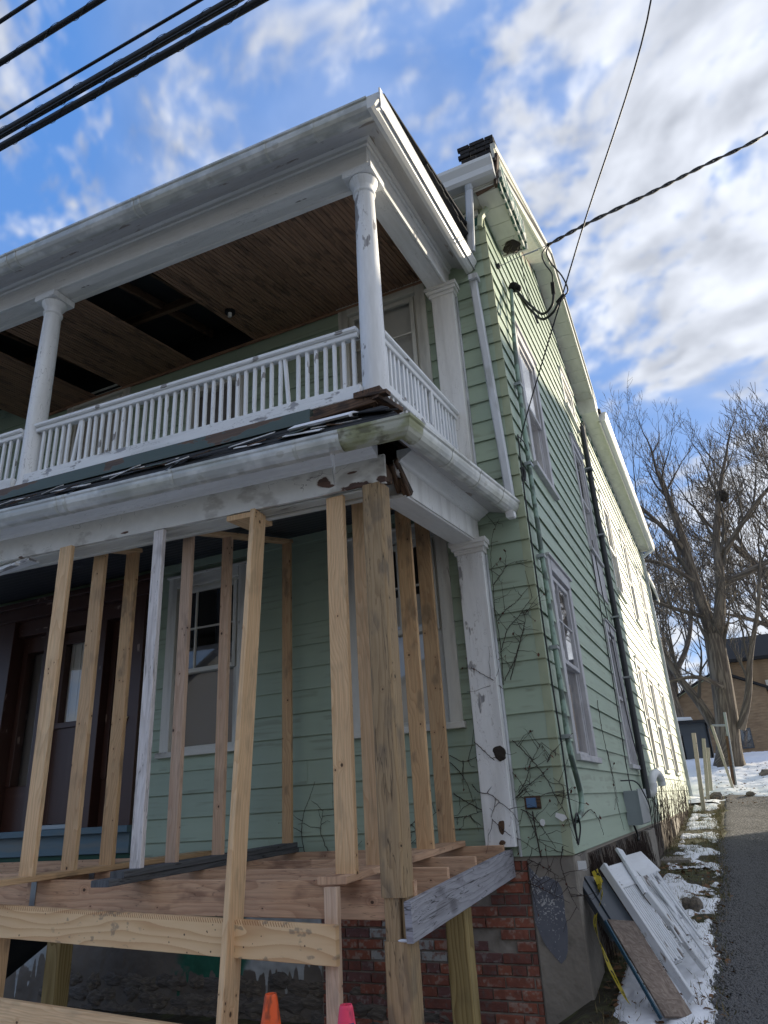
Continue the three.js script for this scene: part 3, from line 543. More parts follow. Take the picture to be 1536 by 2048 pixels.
window_(FRONT, frontOpen[1], { label: 'window with white blind behind the corner posts', muntins: [0.5, -0.5], blind: [0, 0.7], pitch: 0.028, drape: [[0.02, 0.2], [0.8, 0.98]], mat: M.trim });
window_(FRONT, frontOpen[2], { label: 'balcony window with open slatted blind', muntins: [0.5, -0.5], blind: [0, 1], pitch: 0.06, cover: 0.62, blindMat: std({ roughness: 0.6, color: 0xd8d8d2 }), mat: M.trim });
window_(FRONT, frontOpen[3], { muntins: [0.5], blind: [0.3, 1], mat: M.trim });
const sideO = { mat: M.casing };
window_(SIDE, sideOpen[0], { ...sideO, label: 'narrow window with tan shade and lace curtain above the meter wires', muntins: [0.34, -0.48], meet: 0.5, blind: [0, 0.42], pitch: 0.016, blindMat: M.shadeTan, drape: [[0.05, 0.32], [0.34, 0.62], [0.66, 0.95]], drapeMat: std({ roughness: 0.8, color: 0x9b9ba3 }) });
for (let i = 1; i < 5; i++) window_(SIDE, sideOpen[i], { ...sideO, mat: i > 1 ? M.trim : M.casing, blind: i === 1 ? [0, 0.4] : [0, 0.95], blindMat: i === 1 ? M.shadeTan : M.blind });
window_(SIDE, sideOpen[5], { ...sideO, label: 'tall upper window with a pale sheet behind its panes', drape: [[0.0, 1]], drapeMat: std({ roughness: 0.85, color: 0xcfc6b4 }) });  // pale cloth across the whole opening lightens the panes like reflected sky
for (let i = 6; i < 11; i++) window_(SIDE, sideOpen[i], { ...sideO, cw: i === 9 ? 0.08 : 0.1, mat: i > 6 ? M.trim : M.casing, drape: [[0, 1]], drapeMat: std({ roughness: 0.85, color: 0xc2baa9 }) });  // same pale full-width sheets lighten the other upper panes
{ // panelled board under the second upper window
  const p = holder(house, 'siding_panel'); for (let i = 0; i < 8; i++) part(p, 'slat', fb(SIDE, 3.8 + i * 0.115, 3.8 + i * 0.115 + 0.112, 4.12, 4.66, 0.005, 0.032), M.casing);
}
// balcony door, plain
{
  const [a, b, c, d] = frontOpen[4], g = holder(house, 'balcony_door');
  part(g, 'frame', [fb(FRONT, a, a + 0.1, c, d, -0.1, 0.045), fb(FRONT, b - 0.1, b, c, d, -0.1, 0.045), fb(FRONT, a + 0.1, b - 0.1, d - 0.1, d, -0.1, 0.049)], M.trim);
  part(g, 'leaf', fb(FRONT, a + 0.1, b - 0.1, c, d - 0.1, -0.1, -0.06), M.curtain);
}
// street doorway ----------------------------------------------------
{
  const e = holder(house, 'entrance', 'dark brown panelled entrance with glazed door and sidelights'), B = M.brownDoor;
  part(e, 'surround', [box(-6.36, -6.05, 1.6, 3.85, -0.3, 0.06), box(-4.40, -4.09, 1.6, 3.85, -0.3, 0.06), box(-6.42, -4.03, 3.85, 3.99, -0.3, 0.09), box(-6.05, -4.4, 3.68, 3.85, -0.3, 0.0), box(-6.47, -3.98, 3.99, 4.05, -0.1, 0.14)], B);
  part(e, 'post', [box(-5.6, -5.5, 1.6, 3.68, -0.3, 0.0), box(-4.78, -4.68, 1.6, 3.68, -0.3, 0.0)], B);
  for (const [x0, x1] of [[-6.05, -5.6], [-4.68, -4.4]]) {
    const s = part(e, 'sidelight', [box(x0, x1, 1.6, 2.05, -0.2, -0.12), box(x0, x0 + 0.07, 2.05, 3.68, -0.2, -0.1), box(x1 - 0.07, x1, 2.05, 3.68, -0.2, -0.1), box(x0 + 0.07, x1 - 0.07, 3.5, 3.68, -0.2, -0.1)], B);
    part(s, 'pane', box(x0 + 0.06, x1 - 0.06, 2.04, 3.52, -0.165, -0.16, 0), M.glass);
    part(s, 'curtain', box(x0 + 0.02, x1 - 0.02, 2.04, 3.52, -0.26, -0.25, 0), M.curtain);
  }
  const dr = part(e, 'door', [box(-5.5, -5.38, 1.65, 3.66, -0.2, -0.12), box(-4.88, -4.78, 1.65, 3.66, -0.2, -0.12), box(-5.38, -4.88, 1.65, 2.62, -0.2, -0.122), box(-5.38, -4.88, 3.54, 3.66, -0.2, -0.122), box(-5.42, -4.84, 2.6, 2.66, -0.14, -0.095), box(-5.42, -5.375, 2.66, 3.56, -0.14, -0.105), box(-4.885, -4.84, 2.66, 3.56, -0.14, -0.105), box(-5.375, -4.885, 3.52, 3.56, -0.14, -0.105)], B);
  part(dr, 'pane', box(-5.39, -4.87, 2.62, 3.55, -0.165, -0.16, 0), M.glass);
  part(dr, 'lace_curtain', merge((() => { const g = []; for (let i = 0; i < 10; i++) g.push(box(-5.39 + i * 0.052, -5.39 + i * 0.052 + 0.05, 2.6, 3.55, -0.215 - 0.006 * (i % 2), -0.205 - 0.006 * (i % 2), 0)); return g; })()), M.blind);
  const lk = tube([V(-4.815, 2.515, -0.125), V(-4.815, 2.515, -0.1)], 0.028, 16); part(dr, 'lock', lk, M.steel);
  part(e, 'threshold', [box(-5.55, -4.7, 1.6, 1.645, -0.3, -0.02)], M.steel);
  part(e, 'step', [box(-6.4, -4.05, 1.54, 1.6, -0.3, 0.13), box(-6.37, -4.08, 1.36, 1.54, -0.2, 0.06)], M.blueStep, 'blue-grey painted door step');
  part(e, 'riser', box(-6.37, -4.08, 1.0, 1.36, -0.2, 0.03), M.greenBoard, 'dark green board under the step');
  const font = await new FontLoader().loadAsync('fonts/droid/droid_serif_bold.typeface.json');
  for (const [txt, x] of [['57', -4.37], ['55', -6.31]]) { const g = new TextGeometry(txt, { font, size: 0.105, depth: 0.012, curveSegments: 5 }).toNonIndexed(); g.translate(x, 2.5, 0.061); part(e, 'house_number', g, M.brass); }
}
// roof, eaves, gutters ----------------------------------------------
{
  const rf = part(house, 'roof', [
    prism(V(-9.3, 0, 0), EZ, EY, EX, [[0.34, 7.545], [RIDGE_Z, 9.12], [-5.95, 8.0], [-5.95, 8.09], [RIDGE_Z, 9.22], [0.34, 7.575]], 9.3 + 0.29),
    prism(V(0, 0, -14.4), EX, EY, EZ, [[0.33, 7.83], [0.34, 7.89], [-4.5, 9.6], [-9.3, 7.9], [-9.3, 7.8], [-4.5, 9.5]], 14.4 - 5.92)], M.shingle);
  // front eave: boxed gutter, crown and frieze
  part(house, 'gutter', prism(V(-9.3, 7.355, 0.27), EZ, EY, EX, [[0.0, 0.0], [0.09, 0], [0.115, 0.03], [0.118, 0.1], [0.15, 0.17], [0.15, 0.21], [0, 0.21]], 9.3 + 0.262), M.newGutter, 'white box gutter along the main eave');
  part(house, 'fascia', [box(-9.3, 0.25, 7.34, 7.56, 0.235, 0.268), box(-9.3, 0.24, 7.31, 7.338, -0.0, 0.26)], M.aluTrim);
  part(house, 'frieze', [box(-9.2, -0.02, 7.22, 7.31, 0.0, 0.045), box(-9.2, -0.03, 7.12, 7.215, 0.0, 0.03)], M.greenPeel, 'dark green frieze board under the eave');
  // gable rake: soffit panels, fascia; a boxed cornice return at the front corner
  const soff = holder(house, 'rake_soffit');
  for (let i = 0; i < 26; i++) {
    const z0 = -0.05 - i * 0.225, z1 = z0 - 0.221; if (z1 < -5.8) break;
    const y0 = rakeY(z0) + 0.005, y1 = rakeY(z1) + 0.005, z = Math.abs(z0 - RIDGE_Z) < 0.2;
    part(soff, 'soffit_panel', bar(V(0.13, y0, z0), V(0.13, y1, z1), 0.25, 0.012, EX, 0.003), M.aluTrim);
  }
  const f2 = (a, b, w, h, dy, x) => bar(V(x, rakeY(a) + dy, a), V(x, rakeY(b) + dy, b), w, h, EX, 0.004);
  part(house, 'rake_board', [f2(0.3, RIDGE_Z, 0.03, 0.2, 0.1, 0.27), f2(RIDGE_Z, -5.85, 0.03, 0.2, 0.1, 0.27), f2(0.33, RIDGE_Z, 0.05, 0.06, 0.215, 0.283), f2(RIDGE_Z, -5.9, 0.05, 0.06, 0.215, 0.283)], M.aluTrim, 'white rake board along the gable');
  const ret = holder(house, 'cornice_return', 'boxed cornice return with flaking dark green moulding');
  for (let i = 0; i < 4; i++) part(ret, 'soffit_panel', box(0.02, 0.25, 7.30, 7.315, 0.215 - 0.24 * i - 0.234, 0.215 - 0.24 * i), M.aluTrim);
  part(ret, 'moulding', [box(0.25, 0.28, 7.29, 7.40, -0.76, 0.235), box(0.28, 0.31, 7.36, 7.5, -0.75, 0.235), box(0.255, 0.295, 7.50, 7.72, -0.74, 0.235)], M.greenPeel);
  part(ret, 'end_board', box(0.02, 0.3, 7.3, 7.72, -0.79, -0.762), M.trim);
  part(ret, 'rotted_edge', [bar6(0.24, 7.30, 0.245, 0.3, 7.66, 0.27, 0.08, 0.03, EZ), bar6(0.03, 7.29, 0.24, 0.22, 7.33, 0.245, 0.04, 0.03, EY)], M.rotten);
  // wing eave along the driveway
  part(house, 'wing_gutter', [prism(V(0.2955, 7.7, -14.3), EX, EY, EZ, [[0, 0], [0.08, 0], [0.1, 0.03], [0.105, 0.08], [0.125, 0.13], [0.125, 0.155], [0, 0.155]], 14.3 - 6.01)], M.newGutter);
  part(house, 'wing_fascia', [box(0.262, 0.293, 7.66, 7.86, -14.3, -6.005)], M.aluTrim);
  part(house, 'eave_block', [box(0.0, 0.297, 7.695, 8.13, -6.0, -5.60)], M.aluTrim);
  const ws = holder(house, 'wing_soffit'); for (let i = 0; i < 33; i++) { const z = -6.005 - i * 0.246; part(ws, 'soffit_panel', box(0.022, 0.26, 7.70, 7.712, z - 0.24, z), M.aluTrim); }
  part(house, 'wing_frieze', box(0.0, 0.035, 7.6, 7.695, -14.1, -5.6), M.greenPeel);
  // chimney stack, brick by brick
  const ch = part(house, 'chimney', box(-0.43, 0.0, 8.2, 9.72, -1.68, -1.25), M.mortar, 'short sooty brick chimney');
  for (let k = 0; k < 19; k++) {
    const y = 8.35 + k * 0.073, pr = k > 15 ? 0.03 : 0.012;
    for (let i = 0; i < 3; i++) { const s = (k % 2 ? 0 : -0.07), x0 = Math.max(-0.43 - pr, -0.43 + i * 0.21 + s), x1 = Math.min(0.0 + pr, -0.43 + i * 0.21 + s + 0.198); if (x1 - x0 > 0.04) part(ch, 'brick', box(x0, x1, y, y + 0.062, -1.27, -1.25 + pr + rr(-0.004, 0.004), 0.006), M.sooty[(k + i) % 2]); }
    for (let i = 0; i < 2; i++) part(ch, 'brick', box(-0.02, pr + rr(-0.004, 0.004), y, y + 0.062, -1.66 + i * 0.2 + (k % 2 ? 0.0 : 0.01), -1.66 + i * 0.2 + 0.19, 0.006), M.sooty[(k + i + 1) % 2]);
  }
  // downspouts
  const sp = (a, b, w = 0.075, t = 0.055) => bar(a, b, w, t, EX, 0.012);
  part(house, 'downspout', [sp(V(-0.02, 7.37, 0.33), V(-0.02, 7.30, 0.31)), sp(V(-0.02, 7.32, 0.315), V(-0.12, 6.70, 0.14))], M.spout);
  part(house, 'elbow', [bar6(0.0, 7.17, 0.05, 0.07, 7.27, 0.03, 0.07, 0.05, EZ, 0.012), bar6(-0.02, 7.05, 0.045, 0.0, 7.19, 0.05, 0.07, 0.05, EZ, 0.012)], M.corner);
  part(house, 'downspout', [sp(V(-0.15, 6.40, 0.1), V(-0.075, 4.02, 0.075)), box(-0.18, -0.09, 6.36, 6.42, 0.06, 0.16)], M.spout, 'leaning white downspout between the porch roofs');
  part(house, 'wing_downspout', [sp(V(0.07, 7.66, -13.95), V(0.07, 1.5, -13.95)), bar6(0.36, 7.7, -14.0, 0.08, 7.5, -13.95, 0.06, 0.07, EZ, 0.012)], M.spout);
}
settle(house, 0, 1.0, 0);
// ================================================================ PORCH (two decks, sunk at the outer corner)
const porch = thing('porch', 'sagging two-storey white porch with round columns and a railed balcony', 'porch');
const PX = -8.6;                                             // runs on past the frame
{
  // painted beam with the coat gone in patches near the corner
  const bt = (() => {
    const L = 4.6, H = 0.5, spots = [[3.83, 0.09, 0.055, 0.035], [3.87, 0.055, 0.05, 0.012], [4.07, 0.02, 0.12, 0.028], [4.25, 0.03, 0.05, 0.03], [4.04, 0.12, 0.05, 0.01], [2.1, 0.03, 0.05, 0.012], [1.0, 0.0, 0.03, 0.02]];
    const map = tex(1840, 200, L, H, (u, v) => {
      const x = u * L, y = v * H; let c = [216, 214, 206].map(k => k * (0.965 + 0.07 * fbm(u * 90, v * 10, 501, 4, 90, 10)));
      c = mix3(c, [150, 144, 134], 0.5 * sst(0.55, 0.75, fbm(u * 30, v * 6, 502, 5, 30, 6)));
      const ck = Math.abs(fbm(u * 26, v * 5, 503, 4, 26, 5) - 0.5); c = mix3(c, [84, 80, 76], 0.7 * sst(0.006, 0.001, ck) * sst(0.5, 0.6, fbm(u * 14, v * 3, 504, 3, 14, 3)));
      let p = 0; for (const [sx, sy, rx, ry] of spots) p = Math.max(p, 1 - Math.hypot((x - sx) / rx, (y - sy) / ry) + 1.1 * (fbm(x * 22, y * 30, 505, 4) - 0.5));
      const bare = mix3([112, 78, 60], [62, 44, 36], fbm(x * 14, y * 60, 506, 3)); c = mix3(c, [170, 160, 146], sst(0.0, 0.2, p) * 0.5);
      return mix3(c, bare, sst(0.22, 0.28, p));
    });
    const bump = tex(920, 100, L, H, (u, v) => { const x = u * L, y = v * H; let p = 0; for (const [sx, sy, rx, ry] of spots) p = Math.max(p, 1 - Math.hypot((x - sx) / rx, (y - sy) / ry) + 1.1 * (fbm(x * 22, y * 30, 505, 4) - 0.5)); return 0.8 - 0.6 * sst(0.22, 0.28, p) + 0.12 * fbm(u * 120, v * 12, 507, 3, 120, 12); });
    return std({ map, bumpMap: bump, bumpScale: 0.003, roughness: 0.6 });
  })();
  // sheet-like face with a ragged lower edge; uv laid in metres from the left end
  const ragged = (x0, x1, y0, y1, z, th, amp, seed, mat, name) => {
    const pts = []; const n = Math.round((x1 - x0) / 0.03);
    for (let i = 0; i <= n; i++) { const x = lerp(x0, x1, i / n), e = sst(-1.1, -0.45, x); pts.push([x, y0 + amp * (0.25 + 1.6 * e) * (fbm(x * 9, 1.5, seed, 4) - 0.35)]); }
    pts.push([x1, y1], [x0, y1]);
    const g = prism(V(0, 0, z), EX, EY, EZ, pts, th), p = g.attributes.position, uv = g.attributes.uv;
    for (let i = 0; i < p.count; i++) uv.setXY(i, p.getX(i) + 4.6 + 0.1, p.getY(i) - 3.70);
    part(porch, name, warp(g), mat); };
  // ---- lower beam: box of boards, front and return, open at the rotted corner
  ragged(PX, -0.43, 3.70, 3.905, 1.905, 0.026, 0.02, 510, bt, 'beam_face');
  part(porch, 'beam', [warp(box(PX, -0.62, 3.715, 3.88, 1.73, 1.903)), warp(box(PX, -1.62, 3.694, 3.712, 1.70, 1.903)), warp(box(-1.62, -0.62, 3.695, 3.712, 1.76, 1.88)), warp(box(PX, -0.66, 3.68, 3.70, 1.70, 1.75))], M.trim);
  part(porch, 'beam_core', [warp(box(-1.1, -0.45, 3.74, 3.86, 1.77, 1.89)), warp(bar6(-0.62, 3.71, 1.80, -0.47, 3.78, 1.85, 0.06, 0.07))], M.rotten, 'bare rotten end of the beam');
  { // return face: its outer end broken away in a slant
    const pts = [[0.02, 3.70], [1.56, 3.70], [1.60, 3.735], [1.66, 3.755], [1.69, 3.80], [1.76, 3.83], [1.79, 3.905], [0.02, 3.905]];
    part(porch, 'return_beam_face', warp(prism(V(-0.43, 0, 0), EZ, EY, EX, pts, 0.026)), M.white);
    part(porch, 'return_beam', [warp(box(-0.60, -0.432, 3.715, 3.88, 0.02, 1.60)), warp(box(-0.615, -0.42, 3.69, 3.713, 0.02, 1.62))], M.white);
    part(porch, 'splintered_end', [warp(bar6(-0.40, 3.72, 1.57, -0.405, 3.90, 1.80, 0.05, 0.02, EY)), warp(bar6(-0.42, 3.70, 1.60, -0.42, 3.80, 1.70, 0.05, 0.03, EX)), warp(bar6(-0.47, 3.73, 1.62, -0.43, 3.86, 1.82, 0.03, 0.03))], M.rotten, 'dark splintered end of the return beam');
  }
  // bed mould, crown and soffit up to the lower gutter
  const P1 = [[PX, 1.93], [-0.47, 1.93]], P1r = [[-0.405, 1.78], [-0.405, 0.02]];
  for (const [pa, nm] of [[P1, 'crown'], [P1r, 'return_crown']]) {
    part(porch, nm, warp(sweep(pa, [[0.003, 3.888], [0.022, 3.891], [0.03, 3.905], [0.06, 3.92], [0.105, 3.95], [0.125, 3.958], [0.125, 3.975], [0.003, 3.975]])), M.white);
  }
  part(porch, 'soffit', [warp(sweep([[PX, 2.05], [-0.50, 2.05]], [[0, 3.952], [0.1, 3.905], [0.1, 3.923], [0, 3.97]])), warp(sweep([[-0.285, 1.72], [-0.285, 0.02]], [[0, 3.952], [0.17, 3.905], [0.17, 3.923], [0, 3.97]])), warp(sweep([[-0.50, 2.08], [-0.27, 2.08], [-0.27, 1.70]], [[0, 3.93], [0.06, 3.905], [0.06, 3.92], [0, 3.945]]))], M.soffit);
  // lower gutter
  const GPROF = (y, s = 1) => [[0, y], [0.035 * s, y - 0.008], [0.062 * s, y + 0.0], [0.088 * s, y + 0.018], [0.106 * s, y + 0.044], [0.114 * s, y + 0.07], [0.116 * s, y + 0.088], [0.128 * s, y + 0.098], [0.13 * s, y + 0.115], [0, y + 0.115]];
  const gl = part(porch, 'lower_gutter', warp(sweep([[PX, 2.135], [-0.62, 2.135]], GPROF(3.885, 0.9))), M.gutter, 'dull weathered gutter under the balcony');
  part(porch, 'mossy_gutter', warp(sweep([[-0.62, 2.135], [-0.215, 2.135], [-0.211, 2.03]], GPROF(3.885, 0.9))), M.gutterMoss, 'mossy green gutter corner');
  part(porch, 'return_gutter', warp(sweep([[-0.211, 2.03], [-0.125, 0.0]], GPROF(3.885, 0.9))), M.gutter);
  for (const x of [-3.02, -2.93, -1.92, -0.93, -0.62]) part(gl, 'joint', warp(sweep([[x, 2.133], [x + 0.025, 2.133]], GPROF(3.882, 0.94))), M.gutter);
  for (const z of [1.55, 1.0, 0.45]) part(gl, 'joint', warp(sweep([[-0.127 - 0.0424 * z, z], [-0.126 - 0.0424 * z, z - 0.025]], GPROF(3.882, 0.94))), M.gutter);
  for (const x of [-2.86, -1.93, -3.9]) part(gl, 'strap', warp(bar6(x, 3.995, 2.255, x, 4.13, 2.12, 0.025, 0.004, EX, 0)), M.steel);
  part(gl, 'outlet', warp(box(-0.11, -0.04, 3.82, 3.884, 0.1, 0.18, 0.01)), M.whiteWorn);
  // skirt roof of worn shingles between gutter and deck, laid in courses
  const sk = holder(porch, 'skirt_roof');
  for (let k = 0; k < 4; k++) {
    const a = k / 4, b = (k + 1) / 4 + 0.06;
    const prof = [[lerp(0.27, 0.02, a), lerp(3.995, 4.225, a) + 0.016], [lerp(0.27, 0.02, a), lerp(3.995, 4.225, a)], [lerp(0.27, 0.02, b), lerp(3.995, 4.225, b) - 0.002], [lerp(0.27, 0.02, b), lerp(3.995, 4.225, b) + 0.006]].reverse();
    part(sk, 'shingle_course', warp(sweep([[PX, 1.96], [-0.45 + 0.012 * k, 1.96], [-0.45 + 0.012 * k, 0.03]], prof)), M.shingle);
  }
  // scraps of tin, felt and lath left along the skirt
  for (let i = 0; i < 26; i++) {
    const x = -4.3 + i * 0.145 + rr(-0.05, 0.05), t = rr(0.1, 0.55), z = 2.24 - 0.25 * t, y = 4.0 + 0.23 * t + 0.02, l = rr(0.12, 0.4);
    part(sk, 'loose_strip', warp(bar6(x, y + rr(-0.01, 0.02), z, x + l, y + rr(-0.015, 0.03), z + rr(-0.05, 0.05), rr(0.03, 0.08), 0.006, V(0, 0.55, -0.83), 0.001)), [M.whiteBad, M.rotten, M.greyDeck, M.whiteBad][i % 4]);
  }
  // ---- balcony deck: grey-green edge, board ends rotted at the corner
  part(porch, 'deck_edge', [warp(sweep([[PX, 1.93], [-0.95, 1.93]], [[0, 4.26], [0.035, 4.262], [0.04, 4.36], [0.0, 4.362]])), warp(sweep([[-0.46, 1.5], [-0.46, 0.03]], [[0, 4.26], [0.03, 4.262], [0.034, 4.36], [0, 4.362]]))], M.greyDeck, 'flaking grey-green deck edge');
  const dk = holder(porch, 'deck');
  for (let i = 0; i < 60; i++) { const x = -5.6 + i * 0.086; if (x > -0.47) break; part(dk, 'deck_board', warp(box(x, x + 0.083, 4.33, 4.358, 0.0, x > -1.0 ? 1.9 - rr(0, 0.12) : 1.955)), x > -1.0 ? M.rotten : M.greyDeck); }
  part(dk, 'framing', [warp(box(PX, -0.5, 4.16, 4.325, 1.85, 1.90)), warp(box(-0.54, -0.49, 4.16, 4.325, 0.0, 1.86)), warp(box(PX, -0.5, 4.16, 4.325, 0.9, 0.95))], M.rotten);
  part(dk, 'rotted_corner', [warp(bar6(-0.92, 4.30, 1.95, -0.46, 4.33, 1.93, 0.05, 0.08, EZ)), warp(bar6(-0.6, 4.36, 1.94, -0.36, 4.34, 1.95, 0.07, 0.03, EZ)), warp(bar6(-0.45, 4.33, 1.97, -0.38, 4.30, 1.72, 0.06, 0.04, EX)), warp(bar6(-0.95, 4.27, 1.955, -0.7, 4.31, 1.95, 0.03, 0.05, EZ))], M.rotten, 'crumbling brown deck corner');
  part(dk, 'rubber_edge', [warp(bar6(-0.55, 4.18, 2.06, -0.26, 4.10, 2.15, 0.12, 0.012, V(0, 0.4, -0.9))), warp(bar6(-0.32, 4.1, 2.1, -0.30, 4.14, 1.6, 0.12, 0.012, V(0.8, -0.5, 0))), warp(bar6(-0.95, 4.12, 2.1, -0.5, 4.13, 2.11, 0.1, 0.014, V(0, 0.5, -0.85)))], M.black);
  part(dk, 'snow_cap', warp(prism(V(-1.0, 4.13, 2.06), EZ, EY, EX, [[0.1, -0.012], [0.12, -0.006], [0.03, 0.06], [-0.08, 0.09], [-0.1, 0.07]], 0.45)), M.snow);
  // ---- railing
  const bal = (pa, x, y0, x1, y1, z, z1) => part(pa, 'baluster', warp(bar6(x, y0, z, x1, y1, z1, 0.027, 0.024, EX, 0.003)), M.whiteRail);
  const bays = [[-3.79, -0.60, Array.from({ length: 41 }, (_, i) => -3.71 + i * 0.0766)], [-7.2, -3.97, [-4.04, -4.125, -4.21, -4.3, -4.385, -4.47, -4.56, -4.64]]];
  for (const [a, b, xs] of bays) {
    const r = holder(porch, 'railing');
    part(r, 'handrail', [warp(box(a, b, 4.945, 4.98, 1.80, 1.915, 0.008)), warp(box(a, b, 4.90, 4.944, 1.825, 1.89, 0.006))], M.whiteRail);
    part(r, 'bottom_rail', [warp(box(a, b, 4.42, 4.475, 1.83, 1.895)), warp(box(a, b + 0.03, 4.365, 4.468, 1.90, 1.945))], M.whiteWorn);
    xs.forEach((x, i) => { const l = i === 5 ? 0.05 : i === 33 ? -0.035 : rr(-0.006, 0.006); bal(r, x, 4.47, x + l, 4.905, 1.862, 1.862); });
  }
  {
    const r = holder(porch, 'return_railing');
    part(r, 'handrail', [warp(box(-0.545, -0.435, 4.945, 4.98, 0.03, 1.76, 0.008)), warp(box(-0.52, -0.46, 4.90, 4.944, 0.03, 1.76, 0.006))], M.whiteRail);
    part(r, 'bottom_rail', [warp(box(-0.52, -0.46, 4.49, 4.555, 0.03, 1.76))], M.whiteWorn);
    for (let i = 0; i < 21; i++) { const z = 0.06 + i * 0.08 + rr(-0.008, 0.008); part(r, 'baluster', warp(bar6(-0.49, i === 9 ? 4.3 : 4.36, z, -0.49 + (i === 9 ? 0.02 : 0), 4.905, z, 0.027, 0.03, EX, 0.003)), M.whiteRail); }
  }
  // ---- round columns
  for (const [x, bad] of [[-0.505, 1], [-3.875, 0], [-7.25, 0]]) {
    const c = holder(porch, 'column', bad ? 'corner column with cracked and flaking paint' : undefined), s = sagAt(x, 1.83), y0 = 4.36 + s, H = 2.02;
    const lathe = (pts, n = 36) => { const g = new THREE.LatheGeometry(pts.map(p => new THREE.Vector2(...p)), n); const uv = g.attributes.uv, p = g.attributes.position; for (let i = 0; i < uv.count; i++) uv.setXY(i, uv.getX(i) * 0.55, p.getY(i)); g.translate(x, y0, 1.83); return g; };
    part(c, 'shaft', lathe([[0.096, 0], [0.096, 0.05], [0.0895, 0.075], [0.0885, 0.5], [0.0865, 1.0], [0.0815, 1.55], [0.077, H - 0.16]]), bad ? M.whiteBad : M.whiteWorn);
    part(c, 'capital', lathe([[0.077, H - 0.16], [0.088, H - 0.155], [0.09, H - 0.145], [0.088, H - 0.135], [0.079, H - 0.13], [0.079, H - 0.085], [0.086, H - 0.08], [0.103, H - 0.055], [0.113, H - 0.03], [0.115, H - 0.02], [0.0, H - 0.02]]), M.whiteWorn);
    part(c, 'abacus', box(x - 0.125, x + 0.125, y0 + H - 0.02, y0 + H + 0.045, 1.705, 1.955, 0.005), M.whiteWorn);
    if (bad) part(c, 'plinth', [box(x - 0.11, x + 0.09, y0 - 0.05, y0 + 0.03, 1.74, 1.96)], M.rotten);
  }
  // ---- upper beam
  const B2 = 6.44;
  part(porch, 'upper_beam', [warp(box(PX, -0.42, B2, B2 + 0.285, 1.905, 1.93)), warp(box(PX, -0.445, B2 + 0.004, B2 + 0.28, 1.70, 1.903)), warp(box(PX, -0.43, B2 - 0.004, B2 + 0.02, 1.695, 1.75))], M.white);
  part(porch, 'upper_return_beam', [warp(box(-0.443, -0.418, B2, B2 + 0.285, 0.0, 1.903)), warp(box(-0.62, -0.446, B2 + 0.004, B2 + 0.28, 0.0, 1.698))], M.white);
  const P2 = [[PX, 1.93], [-0.418, 1.93], [-0.418, 0.0]];
  part(porch, 'upper_crown', warp(sweep(P2, [[0.002, B2 + 0.20], [0.02, B2 + 0.205], [0.024, B2 + 0.235], [0.055, B2 + 0.26], [0.06, B2 + 0.285], [0.002, B2 + 0.285]])), M.white);
  part(porch, 'upper_soffit', [warp(sweep([[PX, 1.955], [-0.393, 1.955], [-0.393, 0.0]], [[0, B2 + 0.262], [0.17, B2 + 0.185], [0.17, B2 + 0.2], [0, B2 + 0.28]])), warp(sweep([[PX, 2.128], [-0.22, 2.128], [-0.22, 0.0]], [[0, B2 + 0.175], [0.085, B2 + 0.135], [0.085, B2 + 0.15], [0, B2 + 0.192]]))], M.soffit);
  const gu = part(porch, 'upper_gutter', warp(sweep([[PX, 2.205], [-0.70, 2.205]], GPROF(6.555, 0.96))), M.gutter, 'streaked old gutter of the porch roof');
  part(porch, 'gutter_corner', warp(sweep([[-0.70, 2.205], [-0.225, 2.205]], GPROF(6.555, 0.96))), M.gutter);
  part(porch, 'upper_return_gutter', warp(prism(V(-0.225, 0, 0.03), EX, EY, EZ, [[0, 6.545], [0.03, 6.545], [0.06, 6.56], [0.098, 6.615], [0.118, 6.645], [0.12, 6.667], [0, 6.667]], 2.29)), M.newGutter, 'newer white gutter along the porch end');
  part(porch, 'broken_end', [warp(bar6(-0.12, 6.50, 2.30, -0.11, 6.68, 2.32, 0.05, 0.012, EZ, 0.002)), warp(bar6(-0.16, 6.51, 2.31, -0.12, 6.56, 2.31, 0.03, 0.01, EZ, 0.002))], M.whiteBad);
  for (const x of [-4.02, -3.9, -2.47, -2.40, -1.13, -0.70]) part(gu, 'joint', warp(sweep([[x, 2.203], [x + 0.022, 2.203]], GPROF(6.551, 1.01))), M.gutter);
  part(porch, 'porch_roof', Array.from({ length: 24 }, (_, i) => { const w = (-PX - 0.10) / 24; return warp(prism(V(PX + i * w, 0, 0), EZ, EY, EX, [[0.0, 7.03], [2.27, 6.668], [2.275, 6.684], [0, 7.06]], w)); }), M.shingle);
  { // worn shingle ends showing above the inner end of the return gutter
    const g = []; for (let i = 0; i < 13; i++) { const z = 0.04 + i * 0.104; g.push(warp(box(-0.16, -0.10 + rr(-0.012, 0.006), 6.672 + (2.27 - z) * 0.10, 6.69 + (2.27 - z) * 0.10, z, z + 0.1))); } part(porch, 'shingle_edge', g, M.shingle);
  }
  // ---- balcony ceiling: dark beadboard running out from the house, one bay of it missing
  const cy = z => 6.665 - 0.13 * z;
  const ceil = holder(porch, 'ceiling', 'dark stained beadboard ceiling with a missing bay');
  const bw = 0.086;
  for (let x = -6.4; x < -0.63; x += bw) {
    const gap = (x > -3.66 && x < -2.83) || (x > -5.2 && x < -4.85);
    if (gap) continue;
    for (const o of [0]) part(ceil, 'ceiling_board', warp(prism(V(x + o, 0, 0.0), EX, EY, V(0, -0.13, 1).normalize(), [[0.001, 6.68], [0.005, 6.667], [0.039, 6.667], [0.0415, 6.673], [0.0445, 6.673], [0.047, 6.667], [0.08, 6.667], [0.084, 6.68]].map(p => [p[0], p[1] - 0.002 * hash(Math.round(x * 100), o * 1000, 3)]), 1.74, rr(0, 7), rr(0, 7))), M.ceil[Math.floor(hash(Math.round(x * 100), o ? 1 : 0, 8) * 4)]);
  }
